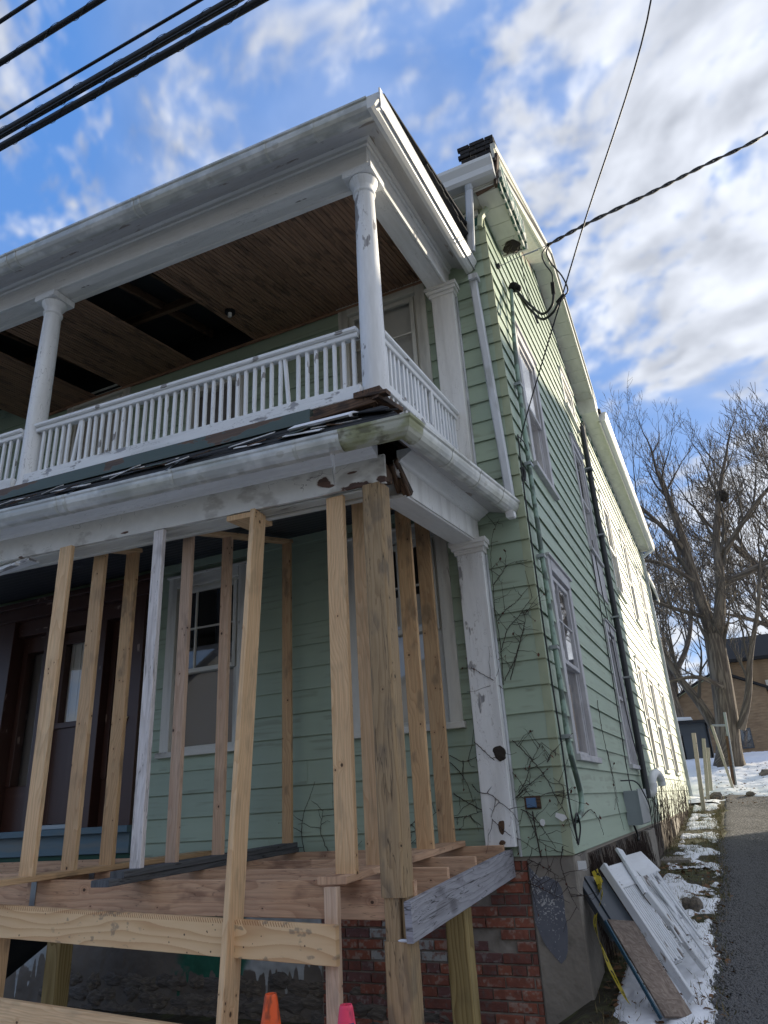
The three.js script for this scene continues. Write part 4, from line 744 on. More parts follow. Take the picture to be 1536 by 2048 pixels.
  part(ceil, 'joist', [warp(box(-6.4, -0.62, 6.70, 6.80, 0.86, 0.91)), warp(box(-6.4, -0.62, 6.60, 6.74, 1.62, 1.68))], M.rotten);
  for (const x of [-5.1, -3.4, -3.0]) part(ceil, 'rafter', warp(bar6(x, 6.98, 0.0, x, 6.62, 1.9, 0.04, 0.1, EX)), M.rotten);
  part(ceil, 'gap_shade_board', box(-6.4, -0.64, 6.672, 7.0, 0.026, 0.04), M.black);  // near-black board added over the siding so the open bay looks dark
  part(ceil, 'wall_mould', warp(box(-6.4, -0.64, 6.63, 6.665, 0.02, 0.045)), M.ceilWood);
  const lamp = holder(porch, 'light_socket'); { const lx = -2.62, lz = 0.72, ly = cy(lz) + sagAt(lx, lz); part(lamp, 'box', tube([V(lx, ly, lz), V(lx, ly - 0.03, lz)], 0.055, 14), M.black); part(lamp, 'socket', tube([V(lx, ly - 0.03, lz), V(lx, ly - 0.075, lz)], 0.02, 12), M.pvc); }
  // ---- lower ceiling: navy boards along the house
  const lc = holder(porch, 'lower_ceiling');
  for (let k = 0; k < 15; k++) { const z0 = 0.0 + k * 0.116, z1 = z0 + 0.113, f = z => 4.14 - 0.19 * z; part(lc, 'ceiling_board', warp(prism(V(PX, 0, 0), EZ, EY, EX, [[z0, f(z0)], [z1, f(z1)], [z1, f(z1) + 0.014], [z0, f(z0) + 0.014]], -PX - 0.61)), M.navy); }
  // ---- pilasters on the wall
  for (const [y0, y1, nm] of [[1.30, 3.70, 'tall'], [4.36, 6.44, 'upper']]) {
    const p = holder(porch, 'pilaster', nm === 'tall' ? 'flat white pilaster with vine scars' : undefined);
    part(p, 'shaft', box(-0.60, -0.37, y0, y1 - 0.12, 0.012, 0.105, 0.006), nm === 'tall' ? M.whiteWorn : M.white);
    part(p, 'capital', [box(-0.615, -0.355, y1 - 0.12, y1 - 0.08, 0.012, 0.12), box(-0.635, -0.335, y1 - 0.08, y1 - 0.045, 0.012, 0.14), box(-0.65, -0.32, y1 - 0.045, y1 - 0.002, 0.012, 0.155)], M.white);
    part(p, 'edge_strip', box(-0.368, -0.35, y0 - 0.07, y1 - 0.13, 0.012, 0.04), M.spout);
    if (nm === 'tall') { part(p, 'rot_hole', blob(-0.415, 1.95, 0.104, 0.055, 0.05, 0.012, 77, 0.5, 2), M.nest); part(p, 'rot_patch', blob(-0.46, 1.44, 0.102, 0.03, 0.05, 0.008, 78, 0.5, 2), M.rotten); part(p, 'rot_patch', blob(-0.47, 1.33, 0.102, 0.03, 0.018, 0.008, 79, 0.5, 2), M.rotten); }
  }
  // dangling broken moulding by the doorway
  part(porch, 'broken_moulding', [warp(bar6(-4.6, 3.62, 1.80, -3.62, 3.69, 1.86, 0.1, 0.03, EZ)), warp(bar6(-4.4, 3.60, 1.86, -3.75, 3.66, 1.91, 0.05, 0.02, EZ))], M.whiteBad, 'loose strip of moulding hanging from the beam');
}
settle(porch, -4, 1.2, 1);
{ // icicle at the gutter joint
  const x = -0.66, z = 2.2, y = 3.885 + sagAt(x, z); solo('icicle', tube([V(x, y + 0.06, z + 0.03), V(x, y, z), V(x + 0.004, y - 0.1, z - 0.005), V(x + 0.006, y - 0.24, z - 0.005)], [0.012, 0.018, 0.011, 0.002], 8), M.ice, 'clear icicle hanging from the mossy gutter corner', 'icicle');
}
// ================================================================ FLOOR FRAME AND SHORING
const fy = (x, z) => 1.32 + 0.4 * sagAt(x, z);
{
  const f = thing('floor_frame', 'open porch floor frame of reddish joists with one grey end joist', 'floor frame');
  for (const [z, a, b] of [[1.80, -3.25, -0.456], [1.30, -3.25, -0.456], [0.78, -3.25, -0.456], [0.12, -6.3, -0.456]]) part(f, 'joist', bar(V(a, fy(a, z) - 0.095, z), V(b, fy(b, z) - 0.095, z), 0.19, 0.038, EY), M.joist);
  for (const [z, a, b] of [[1.80, -6.3, -3.29], [1.3, -6.3, -3.29]]) part(f, 'joist', bar(V(a, fy(-3.3, z) - 0.095, z), V(b, fy(b, z) - 0.095, z), 0.19, 0.038, EY), M.joist);
  part(f, 'end_joist', bar(V(-0.435, 1.19, 0.03), V(-0.435, 1.075, 1.965), 0.185, 0.038, EY, 0.003), M.greyJoist, 'weathered grey end joist');
  part(f, 'cross_joist', bar(V(-3.27, fy(-3.3, 0) - 0.1, 0.03), V(-3.27, fy(-3.3, 1.8) - 0.1, 1.82), 0.185, 0.036, EY), M.joist);
  for (const z of [1.80, 1.30]) part(f, 'joist_hanger', [box(-3.25, -3.20, fy(-3.2, z) - 0.2, fy(-3.2, z) - 0.01, z + 0.02, z + 0.024, 0), box(-3.25, -3.2, fy(-3.2, z) - 0.2, fy(-3.2, z) - 0.195, z - 0.02, z + 0.024, 0)], M.steel);
  for (const [x, z, y0] of [[-0.63, 0.72, 0.2], [-3.81, 1.0, 0.15]]) part(f, 'support_post', box(x - 0.07, x + 0.07, gy(x, z) - 0.02, fy(x, z) - 0.2, z - 0.07, z + 0.07, 0.008), M.treated, 'greenish pressure-treated support post');
  part(f, 'ledger', box(-6.3, -0.46, 1.17, 1.225, 0.0, 0.05), M.rotten);
  settle(f, -2, 1.1, 1);
}
// corner post: 6x6 in two lengths with a packed splice at the frame
{
  const p = thing('corner_post', 'thick square grey-brown timber post holding up the porch corner', 'post');
  const top = 3.72 + sagAt(-0.53, 1.86) - 0.012;
  part(p, 'upper_post', box(-0.60, -0.462, 1.18, top, 1.795, 1.933, 0.012), M.post); part(p, 'splice', [box(-0.585, -0.50, 0.985, 1.18, 1.83, 1.925), box(-0.498, -0.468, 0.985, 1.18, 1.80, 1.9)], M.post); part(p, 'lower_post', box(-0.595, -0.455, gy(-0.5, 1.9) - 0.02, 0.985, 1.79, 1.932, 0.01), M.post);
  part(p, 'snow_bit', blob(-0.485, 0.99, 1.925, 0.03, 0.008, 0.015, 5, 0.3, 1), M.snow);
  settle(p, -0.53, 0.15, 1.86);
}
const tints = {}; const tint = (m, i) => { const k = m.uuid + (i % 4); if (!tints[k]) { tints[k] = m.clone(); const t = [[1, 1, 1], [0.94, 0.95, 0.97], [1.02, 0.99, 0.94], [0.9, 0.88, 0.86]][i % 4]; tints[k].color.setRGB(...t); } return tints[k]; };
// three shoring walls: plate, studs, plate
const plateTop = (x, z) => Math.min(4.06 - 0.19 * z + sagAt(x, z), 3.66 + sagAt(x, z) + 9 * (1.7 - Math.min(z, 1.7)));
function shoring(x0, w, zs, mats, label, o = {}) {
  const s = thing('shoring_wall', label, 'shoring', 'shoring stud walls on the porch frame'), xc = x0 + w / 2, n = o.double ? 2 : 1;
  const pl = z => fy(xc, z) + 0.038 * n;
  for (let k = 0; k < n; k++) part(s, 'bottom_plate', bar(V(xc - (k ? 0 : 0.02), fy(xc, 0.1) + 0.019 + 0.038 * k, 0.1 + 0.03 * k), V(xc - (k ? -0.0 : 0.03), fy(xc, zs[0]) + 0.019 + 0.038 * k, zs[0] + (o.over || 0.12) - 0.1 * k), w + 0.05 - 0.03 * k, 0.0375, EX), o.plate || M.joist);
  const zf = zs[0] + 0.02, zb = Math.min(...zs) - 0.06, yt = z => 4.10 - 0.19 * z + sagAt(xc, z) - 0.004;
  part(s, 'top_plate', bar(V(xc, yt(zb) - 0.02, zb), V(xc, yt(1.66) - 0.02, 1.66), w, 0.036, EX), M.pine[1]);
  zs.forEach((z, i) => {
    const front = z > 1.68, t = front ? 3.70 + sagAt(xc, z) - 0.01 : yt(z) - 0.04, dx = (o.dx || [])[i] || 0;
    part(s, 'stud', box(x0 + dx, x0 + dx + w, pl(z) - 0.001, t, z - 0.038, z, 0.004), tint(mats[i % mats.length], i));
  });
  settle(s, xc, fy(xc, 1), 1); return s;
}
shoring(-3.19, 0.124, [1.99, 1.65, 1.30], [M.pine[2], M.pine[0], M.pine[1]], 'shoring wall of three wide yellow studs in front of the dark doorway', { plate: M.pine[1], over: 0.3 });
shoring(-2.30, 0.089, [1.94, 1.62, 1.135, 0.215], [M.bleached, M.pink, M.pink, M.pine[1]], 'shoring wall with a bleached white front stud on doubled dark planks', { double: true, plate: M.darkPlank, over: 0.24 });
shoring(-0.885, 0.126, [1.89, 1.52, 0.67, 0.215], [M.pine[0], M.pine[2], M.pine[1], M.pine[1]], 'shoring wall of four clean studs behind the corner post', { plate: M.joist, over: 0.1, dx: [0, 0, -0.03, -0.04] });
// long prop standing in front of the rails, wedged under a cap block
{
  const p = thing('prop', 'tall pale timber prop wedged under the porch beam with a cap block', 'prop');
  part(p, 'prop_timber', bar(V(-1.395, gy(-1.4, 2.2) - 0.02, 2.175), V(-1.43, 3.70 + sagAt(-1.43, 1.9) - 0.006, 1.875), 0.038, 0.14, EX), M.pine[2]);
  part(p, 'cap_block', warp(box(-1.66, -1.455, 3.655, 3.693, 1.66, 1.925)), M.pine[0]);
  settle(p, -1.395, 0.13, 2.17);
}
// temporary barrier in front: two rails on short uprights
{
  const hatch = (() => { // mill marks slanting along the top edge, ink stamps, nail holes
    const L = 2.6, H = 0.42, R = rng(77), nails = Array.from({ length: 26 }, () => [R() * L, R() * 0.18, 0.002 + 0.003 * R()]);
    const t = tex(210, 1300, H, L, (u, v) => {
      const x = u * H, y = v * L, rc = 6 * (u + 0.8 * fbm(u * 2, v * 3, 601, 3, 2, 3)), f = rc - Math.floor(rc);
      let c = mix3([222, 190, 146], [176, 128, 84], 0.5 * Math.pow(f, 2.4) + 0.1 * fbm(u * 40, v * 30, 602, 2, 40, 30));
      if (x > 0.155 && x < 0.178) { const s = (y * 62 + (x - 0.155) * 30); const k = s - Math.floor(s); c = mix3(c, [150, 98, 58], (k < 0.35 ? 0.75 : 0) * sst(0.32, 0.42, vn(y * 5, 1.5, 603))); }
      for (const [ny, nx, r] of nails) { const d = Math.hypot(y - ny, x - nx); if (d < r) c = mix3(c, [60, 42, 30], 0.85); }
      const g = sst(0.62, 0.75, fbm(u * 12, v * 50, 604, 4, 12, 50)) * sst(0.5, 0.6, vn(v * 5, 0.3, 605)); return mix3(c, [90, 82, 74], 0.4 * g);
    }); return std({ roughness: 0.75, map: t });
  })();
  const b = thing('barrier', 'temporary barrier of two long fresh-cut rails nailed to short uprights', 'barrier');
  const rail = (y0, y1, xa, xb, h, m) => { const L = V(xb - xa, y1 - y0, 0).normalize(); return prism(V(xa, y0 - h, 2.065), EZ, EY, L, rect(0, 0.038, 0, h, 0.003), V(xb - xa, y1 - y0, 0).length(), 0, 0); };
  const fix = (g, xa) => { const p = g.attributes.position, uv = g.attributes.uv, n = g.attributes.normal; for (let i = 0; i < p.count; i++) uv.setXY(i, p.getY(i) - (1.178 - 0.041 * (p.getX(i) + 3.19) - 0.178), p.getX(i) + 8); return g; };
  part(b, 'rail', fix(rail(1.178 + 0.041 * 3.3, 1.079, -6.5, -0.775, 0.178)), hatch);
  part(b, 'rail', rail(0.683 + 0.05 * 3.3, 0.59, -6.5, -1.25, 0.14), M.pine[2]);
  part(b, 'upright', box(-0.862, -0.785, gy(-0.8, 2.04) - 0.02, 1.245, 2.02, 2.063), M.pink);
  part(b, 'upright', box(-3.235, -3.197, gy(-3.2, 2) - 0.02, 1.1, 1.975, 2.063), M.pine[1]);
  settle(b, -2, 0.13, 2.05);
}
// traffic cones
function cone(x, z, m, label, turn, tape) {
  const c = thing('traffic_cone', label, 'traffic cone', undefined), y = gy(x, z);
  const lathe = new THREE.LatheGeometry([[0.135, 0.03], [0.132, 0.045], [0.03, 0.70], [0.026, 0.712], [0.021, 0.71], [0.02, 0.68], [0.1, 0.1]].map(p => new THREE.Vector2(...p)), 36);
  const uv = lathe.attributes.uv, p = lathe.attributes.position; for (let i = 0; i < uv.count; i++) uv.setXY(i, uv.getX(i) * 0.6, p.getY(i));
  part(c, 'body', lathe, m);
  part(c, 'base', prism(V(0, 0.0, 0), EX, V(0, 0, -1), EY, rect(-0.18, 0.18, -0.18, 0.18, 0.05), 0.032), m);
  if (tape) { const g = []; const pos = [], uvv = []; const pt = (a, h) => { const r = 0.132 - (h - 0.045) / 0.655 * 0.102 + 0.002; return [Math.sin(a) * r, h, Math.cos(a) * r]; };
    for (let i = 0; i < 6; i++) { const a0 = 0.25 + i * 0.12, a1 = a0 + 0.12; for (let k = 0; k < 3; k++) { const h0 = 0.545 + k * 0.035, h1 = h0 + 0.035; pos.push(...pt(a0, h0), ...pt(a1, h0), ...pt(a1, h1), ...pt(a0, h0), ...pt(a1, h1), ...pt(a0, h1)); uvv.push(0, 0, 0, 0, 0, 0, 0, 0, 0, 0, 0, 0); } } part(c, 'tape_patch', geo(pos, uvv), M.tapeBlue, 'dark blue tape patch'); }
  c.position.set(x, y, z); c.rotation.y = turn;
}
cone(-0.985, 2.36, M.coneOrange, 'dirty orange traffic cone beside the tall prop', 0.3);
cone(-0.535, 2.46, M.conePink, 'fluorescent pink traffic cone with a dark blue patch', 0.45, true);

// ================================================================ FOUNDATION
{
  const f = thing('brick_foundation', 'worn red brick foundation wall partly painted white under the porch', 'foundation wall');
  part(f, 'mortar_bed', box(-2.08, -0.33, 0.05, 1.2, -0.3, -0.026), M.mortar);
  let k = 0;
  for (let y = 0.10; y < 1.17; y += 0.074, k++) {
    let x = -2.06 - (k % 2) * 0.1, i = 0; const head = k % 6 === 5;
    while (x < -0.34) {
      const l = head ? 0.098 : 0.2, x0 = Math.max(x, -2.06), x1 = Math.min(x + l, -0.335);
      if (x1 - x0 > 0.03 && hash(k, i, 71) > 0.02) {
        const white = fbm(x0 * 2.6 + 9, y * 4.2, 611, 4) > 0.55 && x0 < -0.95 && y > 0.5 && y < 1.08;
        const m = white ? M.brickPaint : M.brick[Math.floor(hash(k, i, 72) * (x0 > -0.75 ? 3 : 4))];
        part(f, 'brick', box(x0, x1, y + 0.001 * hash(k, i, 73), y + 0.062, -0.05, -0.010 + 0.016 * (hash(k, i, 74) - 0.5), 0.006), m);
      }
      x += l + 0.011; i++;
    }
  }
  settle(f, -1.2, 0.1, 0);
}
{
  const f = thing('plaster_foundation', 'grimy flaking plaster wall with rubble stone at its foot below the doorway', 'foundation wall');
  const g = box(-9, -2.085, 0.0, 1.2, -0.3, -0.03); { const p = g.attributes.position, uv = g.attributes.uv; for (let i = 0; i < p.count; i++) uv.setXY(i, p.getX(i) + 5.0, p.getY(i) - 0.1); }
  part(f, 'plaster', g, M.oldWall);
  for (let i = 0; i < 64; i++) { const x = -5 + (i % 22) * 0.19 + rr(-0.06, 0.06), y = 0.10 + Math.floor(i / 22) * 0.12 + rr(-0.03, 0.03); if (x > -1.05) continue; part(f, 'stone', blob(x, y, -0.035, rr(0.08, 0.15), rr(0.05, 0.075), rr(0.02, 0.035), 620 + i, 0.5, 2, 3), M.stone[i % 3]); }
  part(f, 'leaning_board', bar6(-4.9, 0.25, 1.3, -4.1, 1.1, 0.5, 0.6, 0.02, V(0, 0, 1)), M.navy, 'dark board leaning in the gloom under the porch');
  settle(f, -4, 0.1, 0);
}
{
  const f = thing('corner_pier', 'stuccoed corner pier with a peeling slate-blue coat', 'foundation pier');
  part(f, 'pier', box(-0.328, 0.022, 0.05, 1.222, -0.5, 0.002, 0.012), M.stucco);
  part(f, 'paint_layer', plate(FRONT, [[-0.318, 1.16], [-0.317, 0.80], [-0.29, 0.72], [-0.262, 0.66], [-0.20, 0.585], [-0.17, 0.555], [-0.135, 0.585], [-0.115, 0.63], [-0.103, 0.70], [-0.095, 0.78], [-0.10, 0.86], [-0.092, 0.94], [-0.098, 1.02], [-0.12, 1.06], [-0.2, 1.10], [-0.25, 1.085], [-0.29, 1.13]], 0.002, 0.006), M.slate, 'slate-blue paint coat with white flecks');
  settle(f, -0.15, 0.2, -0.2);
  const s = thing('side_foundation', 'dark rough foundation wall below the driveway siding', 'foundation wall');
  part(s, 'wall', box(-0.3, 0.0, 0.0, 1.2, -14.1, -0.5), M.sideFound);
  part(s, 'buttress', [box(-0.2, 0.06, 0.3, 1.19, -5.05, -4.3, 0.02), box(-0.2, 0.05, 0.5, 1.19, -9.2, -8.2, 0.02)], M.stucco);
  part(s, 'hatch_slab', box(0.02, 0.42, 0.55, 0.80, -6.3, -5.1, 0.02), M.stucco);
  settle(s, 0, 0.6, -7);
}
// ================================================================ WIRES AND SERVICES
for (const [y, r, lbl] of [[8.25, 0.018, 'thin topmost black overhead cable'], [7.62, 0.025, 'thick black lashed overhead cable below the topmost one'], [6.87, 0.012, 'thin bare overhead wire between thick cables'], [6.655, 0.032, 'thick black overhead cable with spiral lashing wire'], [6.535, 0.009, 'thin overhead wire hugging the thick lashed cable'], [6.40, 0.026, 'lowest thick black overhead cable']]) {
  const c = thing('overhead_cable', lbl, 'cable', 'utility cables strung along the street');
  const pts = []; for (let i = 0; i <= 80; i++) { const x = -40 + i; pts.push(V(x, y + 0.0012 * (x - 2) * (x - 2) * 0.3, 3.2 + (y > 6.6 ? 0 : 0.05))); }
  part(c, 'cable', tube(pts, r, 8), M.cable);
  if (r > 0.024) { const w = []; for (let i = 0; i <= 700; i++) { const x = -12 + i * 0.02, a = i * 0.32; w.push(V(x, y + 0.00036 * (x - 2) * (x - 2) + Math.sin(a) * (r + 0.003), 3.2 + (y > 6.6 ? 0 : 0.05) + Math.cos(a) * (r + 0.003))); } part(c, 'lashing_wire', tube(w, 0.002, 4), M.cable); }
  settle(c, 0, y, 3.2);
}
{
  const s = thing('service_drop', 'twisted black power drop spliced to the weatherhead loop on the side wall', 'cable'), b = M.cable;
  const P = [[4.2, 9.6, -2.1], [3.006, 8.36, -1.5], [2.25, 7.95, -1.2], [1.68, 7.62, -0.95], [1.01, 7.25, -0.65], [0.55, 6.97, -0.45]].map(a => V(...a));
  const main = curve(P, 60), tw = o => main.map((p, i) => V(p.x, p.y + 0.012 * Math.sin(i * 0.9 + o), p.z + 0.012 * Math.cos(i * 0.9 + o)));
  part(s, 'cable', [tube(tw(0), 0.011, 6), tube(tw(3.1), 0.011, 6)], b);
  part(s, 'messenger', [tube(curve([V(0.55, 6.97, -0.45), V(0.28, 6.87, -0.36), V(0.02, 6.80, -0.32)], 12), 0.004, 5)], M.steel);
  part(s, 'grip', bar6(0.45, 6.93, -0.42, 0.3, 6.88, -0.37, 0.022, 0.014), M.steel);
  part(s, 'insulator', [tube([V(0.0, 6.82, -0.33), V(0.05, 6.82, -0.33)], 0.03, 10), tube([V(0.03, 6.78, -0.31), V(0.035, 6.86, -0.35)], 0.014, 8)], b);
  const l = (pts, r) => tube(curve(pts.map(a => V(...a)), 26), r, 7);
  part(s, 'drip_loop', [l([[0.55, 6.97, -0.45], [0.485, 6.84, -0.41], [0.5, 6.70, -0.4], [0.545, 6.58, -0.43], [0.525, 6.45, -0.47]], 0.008), l([[0.57, 6.97, -0.46], [0.53, 6.86, -0.42], [0.56, 6.70, -0.42], [0.64, 6.52, -0.46], [0.66, 6.36, -0.5], [0.60, 6.31, -0.5]], 0.008),
    l([[0.525, 6.38, -0.48], [0.48, 6.25, -0.5], [0.38, 6.22, -0.55], [0.25, 6.42, -0.6], [0.12, 6.72, -0.68]], 0.014), l([[0.56, 6.27, -0.5], [0.48, 6.18, -0.52], [0.36, 6.18, -0.58], [0.24, 6.38, -0.62], [0.13, 6.68, -0.69]], 0.014)], b);
  part(s, 'splice_sleeve', [bar6(0.53, 6.50, -0.47, 0.52, 6.37, -0.48, 0.036, 0.036), bar6(0.62, 6.33, -0.5, 0.54, 6.26, -0.5, 0.036, 0.036)], M.black);
  part(s, 'dead_wire', [l([[0.28, 6.87, -0.36], [0.27, 6.7, -0.37], [0.27, 6.5, -0.4], [0.3, 6.2, -0.45]], 0.004), bar6(0.3, 6.2, -0.45, 0.32, 6.06, -0.45, 0.02, 0.02)], b);
  settle(s, 0.5, 6.4, -0.4);
  const m = thing('service_mast', 'weathered conduit with weatherhead running down the side wall by the corner', 'conduit');
  part(m, 'conduit', tube(curve([[0.065, 6.78, -0.70], [0.06, 5.8, -0.42], [0.06, 4.7, -0.28], [0.06, 3.4, -0.24], [0.06, 2.4, -0.21], [0.06, 1.95, -0.2], [0.06, 1.72, -0.34], [0.06, 1.60, -0.38], [0.055, 1.50, -0.30], [0.05, 1.45, -0.12]].map(a => V(...a)), 60), 0.021, 10), M.conduit);
  part(m, 'weatherhead', [blob(0.09, 6.80, -0.71, 0.055, 0.06, 0.055, 41, 0.15, 2), blob(0.13, 6.76, -0.70, 0.045, 0.045, 0.045, 42, 0.15, 2)], M.black);
  for (const [y, z] of [[5.35, -0.35], [4.45, -0.27], [3.55, -0.245], [2.75, -0.22], [2.05, -0.2]]) part(m, 'clamp', box(0.02, 0.088, y - 0.015, y + 0.015, z - 0.045, z + 0.045), M.steel);
  settle(m, 0.06, 1.45, -0.2);
  solo('telephone_wire', tube(curve([V(1.9, 6.9, 2.55), V(1.744, 6.30, 2.19), V(0.95, 5.6, 1.05), V(0.08, 4.70, -0.08), V(0.05, 4.6, -0.08)], 40), 0.006, 6), M.cable, 'single thin black wire slanting down to the side wall', 'wire');
  solo('telephone_wire', [tube(curve([V(0.035, 4.68, -0.08), V(0.03, 4.2, -0.04), V(0.03, 3.4, -0.03), V(0.03, 2.6, -0.04), V(0.035, 1.95, -0.05), V(0.035, 1.5, -0.04), V(0.06, 1.3, -0.02)], 40), 0.007, 6), tube(curve([V(0.035, 4.66, -0.07), V(0.06, 4.64, -0.2), V(0.07, 4.5, -0.3), V(0.06, 4.38, -0.26)], 14), 0.005, 5), tube(curve([V(0.03, 4.35, -0.07), V(0.04, 4.3, -0.09), V(0.03, 4.22, -0.08)], 6), 0.02, 6)], M.cable, 'black wire stapled down the house corner beside the conduit', 'wire');
  solo('wire_coil', [0, 1, 2].map(i => tube(curve([V(0.05, 1.30, -0.05 + i * 0.01), V(0.06, 1.42, 0.0), V(0.07, 1.5, -0.06 - i * 0.01), V(0.07, 1.40, -0.12), V(0.05, 1.29, -0.06)], 20), 0.006, 6)), M.cable, 'small loop of black wire tied at the siding corner', 'wire');
  solo('tag', box(0.04, 0.1, 1.13, 1.19, 0.01, 0.013, 0), M.pvc, 'little white tag hanging at the bottom siding corner', 'tag');
  const bp = thing('waste_pipe', 'black pipe down the side wall with a grey joint', 'pipe');
  part(bp, 'pipe', tube(curve([V(0.085, 7.1, -4.9), V(0.085, 5.7, -4.86), V(0.085, 4.5, -4.82), V(0.085, 3.3, -4.8), V(0.085, 1.55, -4.72)], 24), 0.042, 12), M.blackPipe);
  for (const y of [6.3, 5.2, 3.95, 3.1, 2.2]) part(bp, 'bracket', box(0.02, 0.15, y - 0.012, y + 0.012, -4.89, -4.75), M.steel);
  settle(bp, 0.08, 1.5, -4.8);
  solo('wire_bundle', [tube(curve([V(0.06, 7.3, -5.15), V(0.07, 6.8, -5.15), V(0.06, 6.2, -5.1), V(0.05, 5.2, -4.98)], 24), 0.02, 6), tube(curve([V(0.1, 7.32, -5.15), V(0.1, 7.1, -5.2), V(0.1, 6.5, -5.1)], 12), 0.008, 5)], M.cable, 'frayed wires hanging from the eave beside the black pipe', 'wire');
  for (const [a, l] of [[[[0.03, 5.1, -3.85], [0.03, 3.9, -3.75], [0.03, 2.6, -3.7], [0.03, 1.75, -3.6], [0.08, 1.5, -3.4]], 'loose black wire hanging beside the middle windows to the grey box'], [[[0.04, 4.9, -4.05], [0.04, 3.6, -4.25], [0.05, 2.3, -4.5], [0.1, 1.65, -4.9], [0.12, 1.45, -5.2]], 'loose black wire crossing the waste pipe']]) solo('telephone_wire', tube(curve(a.map(p => V(...p)), 30), 0.007, 5), M.cable, l, 'wire');
  const mb = thing('utility_box', 'grey metal utility box on the side wall with a drooping wire', 'utility box');
  part(mb, 'box', box(0.015, 0.17, 1.30, 1.645, -3.75, -3.02, 0.012), M.meter); part(mb, 'lid', box(0.165, 0.176, 1.31, 1.66, -3.76, -3.01, 0.004), M.meter);
  part(mb, 'cable', [tube(curve([V(0.04, 1.75, -2.85), V(0.16, 1.74, -3.0), V(0.2, 1.6, -3.35), V(0.19, 1.42, -3.75), V(0.12, 1.34, -4.0)], 20), 0.008, 6), tube(curve([V(0.06, 1.31, -3.1), V(0.08, 1.2, -3.15), V(0.1, 1.16, -2.95)], 8), 0.012, 6)], M.cable);
  settle(mb, 0.05, 1.3, -3.4);
  const vp = thing('vent_pipe', 'white plastic vent pipe with a downturned elbow on the side wall', 'pipe');
  part(vp, 'pipe', tube(curve([V(0.02, 1.62, -4.95), V(0.12, 1.62, -4.98), V(0.14, 1.72, -5.0), V(0.15, 1.80, -5.05), V(0.19, 1.86, -5.25), V(0.22, 1.78, -5.42), V(0.22, 1.70, -5.44)], 30), 0.055, 14, false), M.pvc); part(vp, 'collar', tube([V(0.138, 1.68, -5.0), V(0.142, 1.735, -5.0)], 0.063, 14), M.pvc);
  settle(vp, 0.1, 1.6, -5.1);
  const ob = thing('outlet_box', 'small outdoor outlet with a blue cover on the front siding', 'outlet');
  part(ob, 'plate', box(-0.285, -0.165, 1.545, 1.635, 0.016, 0.03), M.rotten); part(ob, 'cover', box(-0.265, -0.195, 1.555, 1.622, 0.03, 0.055, 0.006), std({ roughness: 0.4, color: 0x55769a })); part(ob, 'wire', tube([V(-0.235, 1.53, 0.025), V(-0.23, 1.4, 0.024), V(-0.215, 1.22, 0.024)], 0.005, 5), M.vine);
  settle(ob, -0.225, 1.54, 0.02);
  solo('screw_plate', plate(FRONT, [[-0.19, 1.462], [-0.175, 1.475], [-0.155, 1.47], [-0.15, 1.445], [-0.165, 1.425], [-0.185, 1.435]], 0.02, 0.028), M.pvc, 'small oval white plate screwed to the siding below the outlet', 'bracket');
  solo('cable_bracket', [plate(FRONT, [[-0.07, 1.485], [-0.06, 1.512], [0.0, 1.495], [0.015, 1.47], [-0.02, 1.45]], 0.022, 0.035)], M.pvc, 'white angled bracket on the yellowed corner caps', 'bracket');
  const nest = thing('nest', 'round mud and twig nest tucked under the cornice return', 'nest');
  part(nest, 'bowl', blob(0.15, 7.33, -0.66, 0.1, 0.075, 0.11, 91, 0.35, 3, 4), M.nest); { const g = []; for (let i = 0; i < 60; i++) { const a = rr(0, 6.28), e = rr(-1.2, 0.4), p = V(0.15 + 0.1 * Math.cos(a) * Math.cos(e), 7.33 + 0.075 * Math.sin(e), -0.66 + 0.11 * Math.sin(a) * Math.cos(e)); g.push(tube([p, p.clone().add(V(rr(-0.06, 0.06), rr(-0.05, 0.03), rr(-0.06, 0.06)))], 0.003, 4)); } part(nest, 'twigs', g, M.twig).userData.kind = 'stuff'; } settle(nest, 0.15, 7.3, -0.66);
}
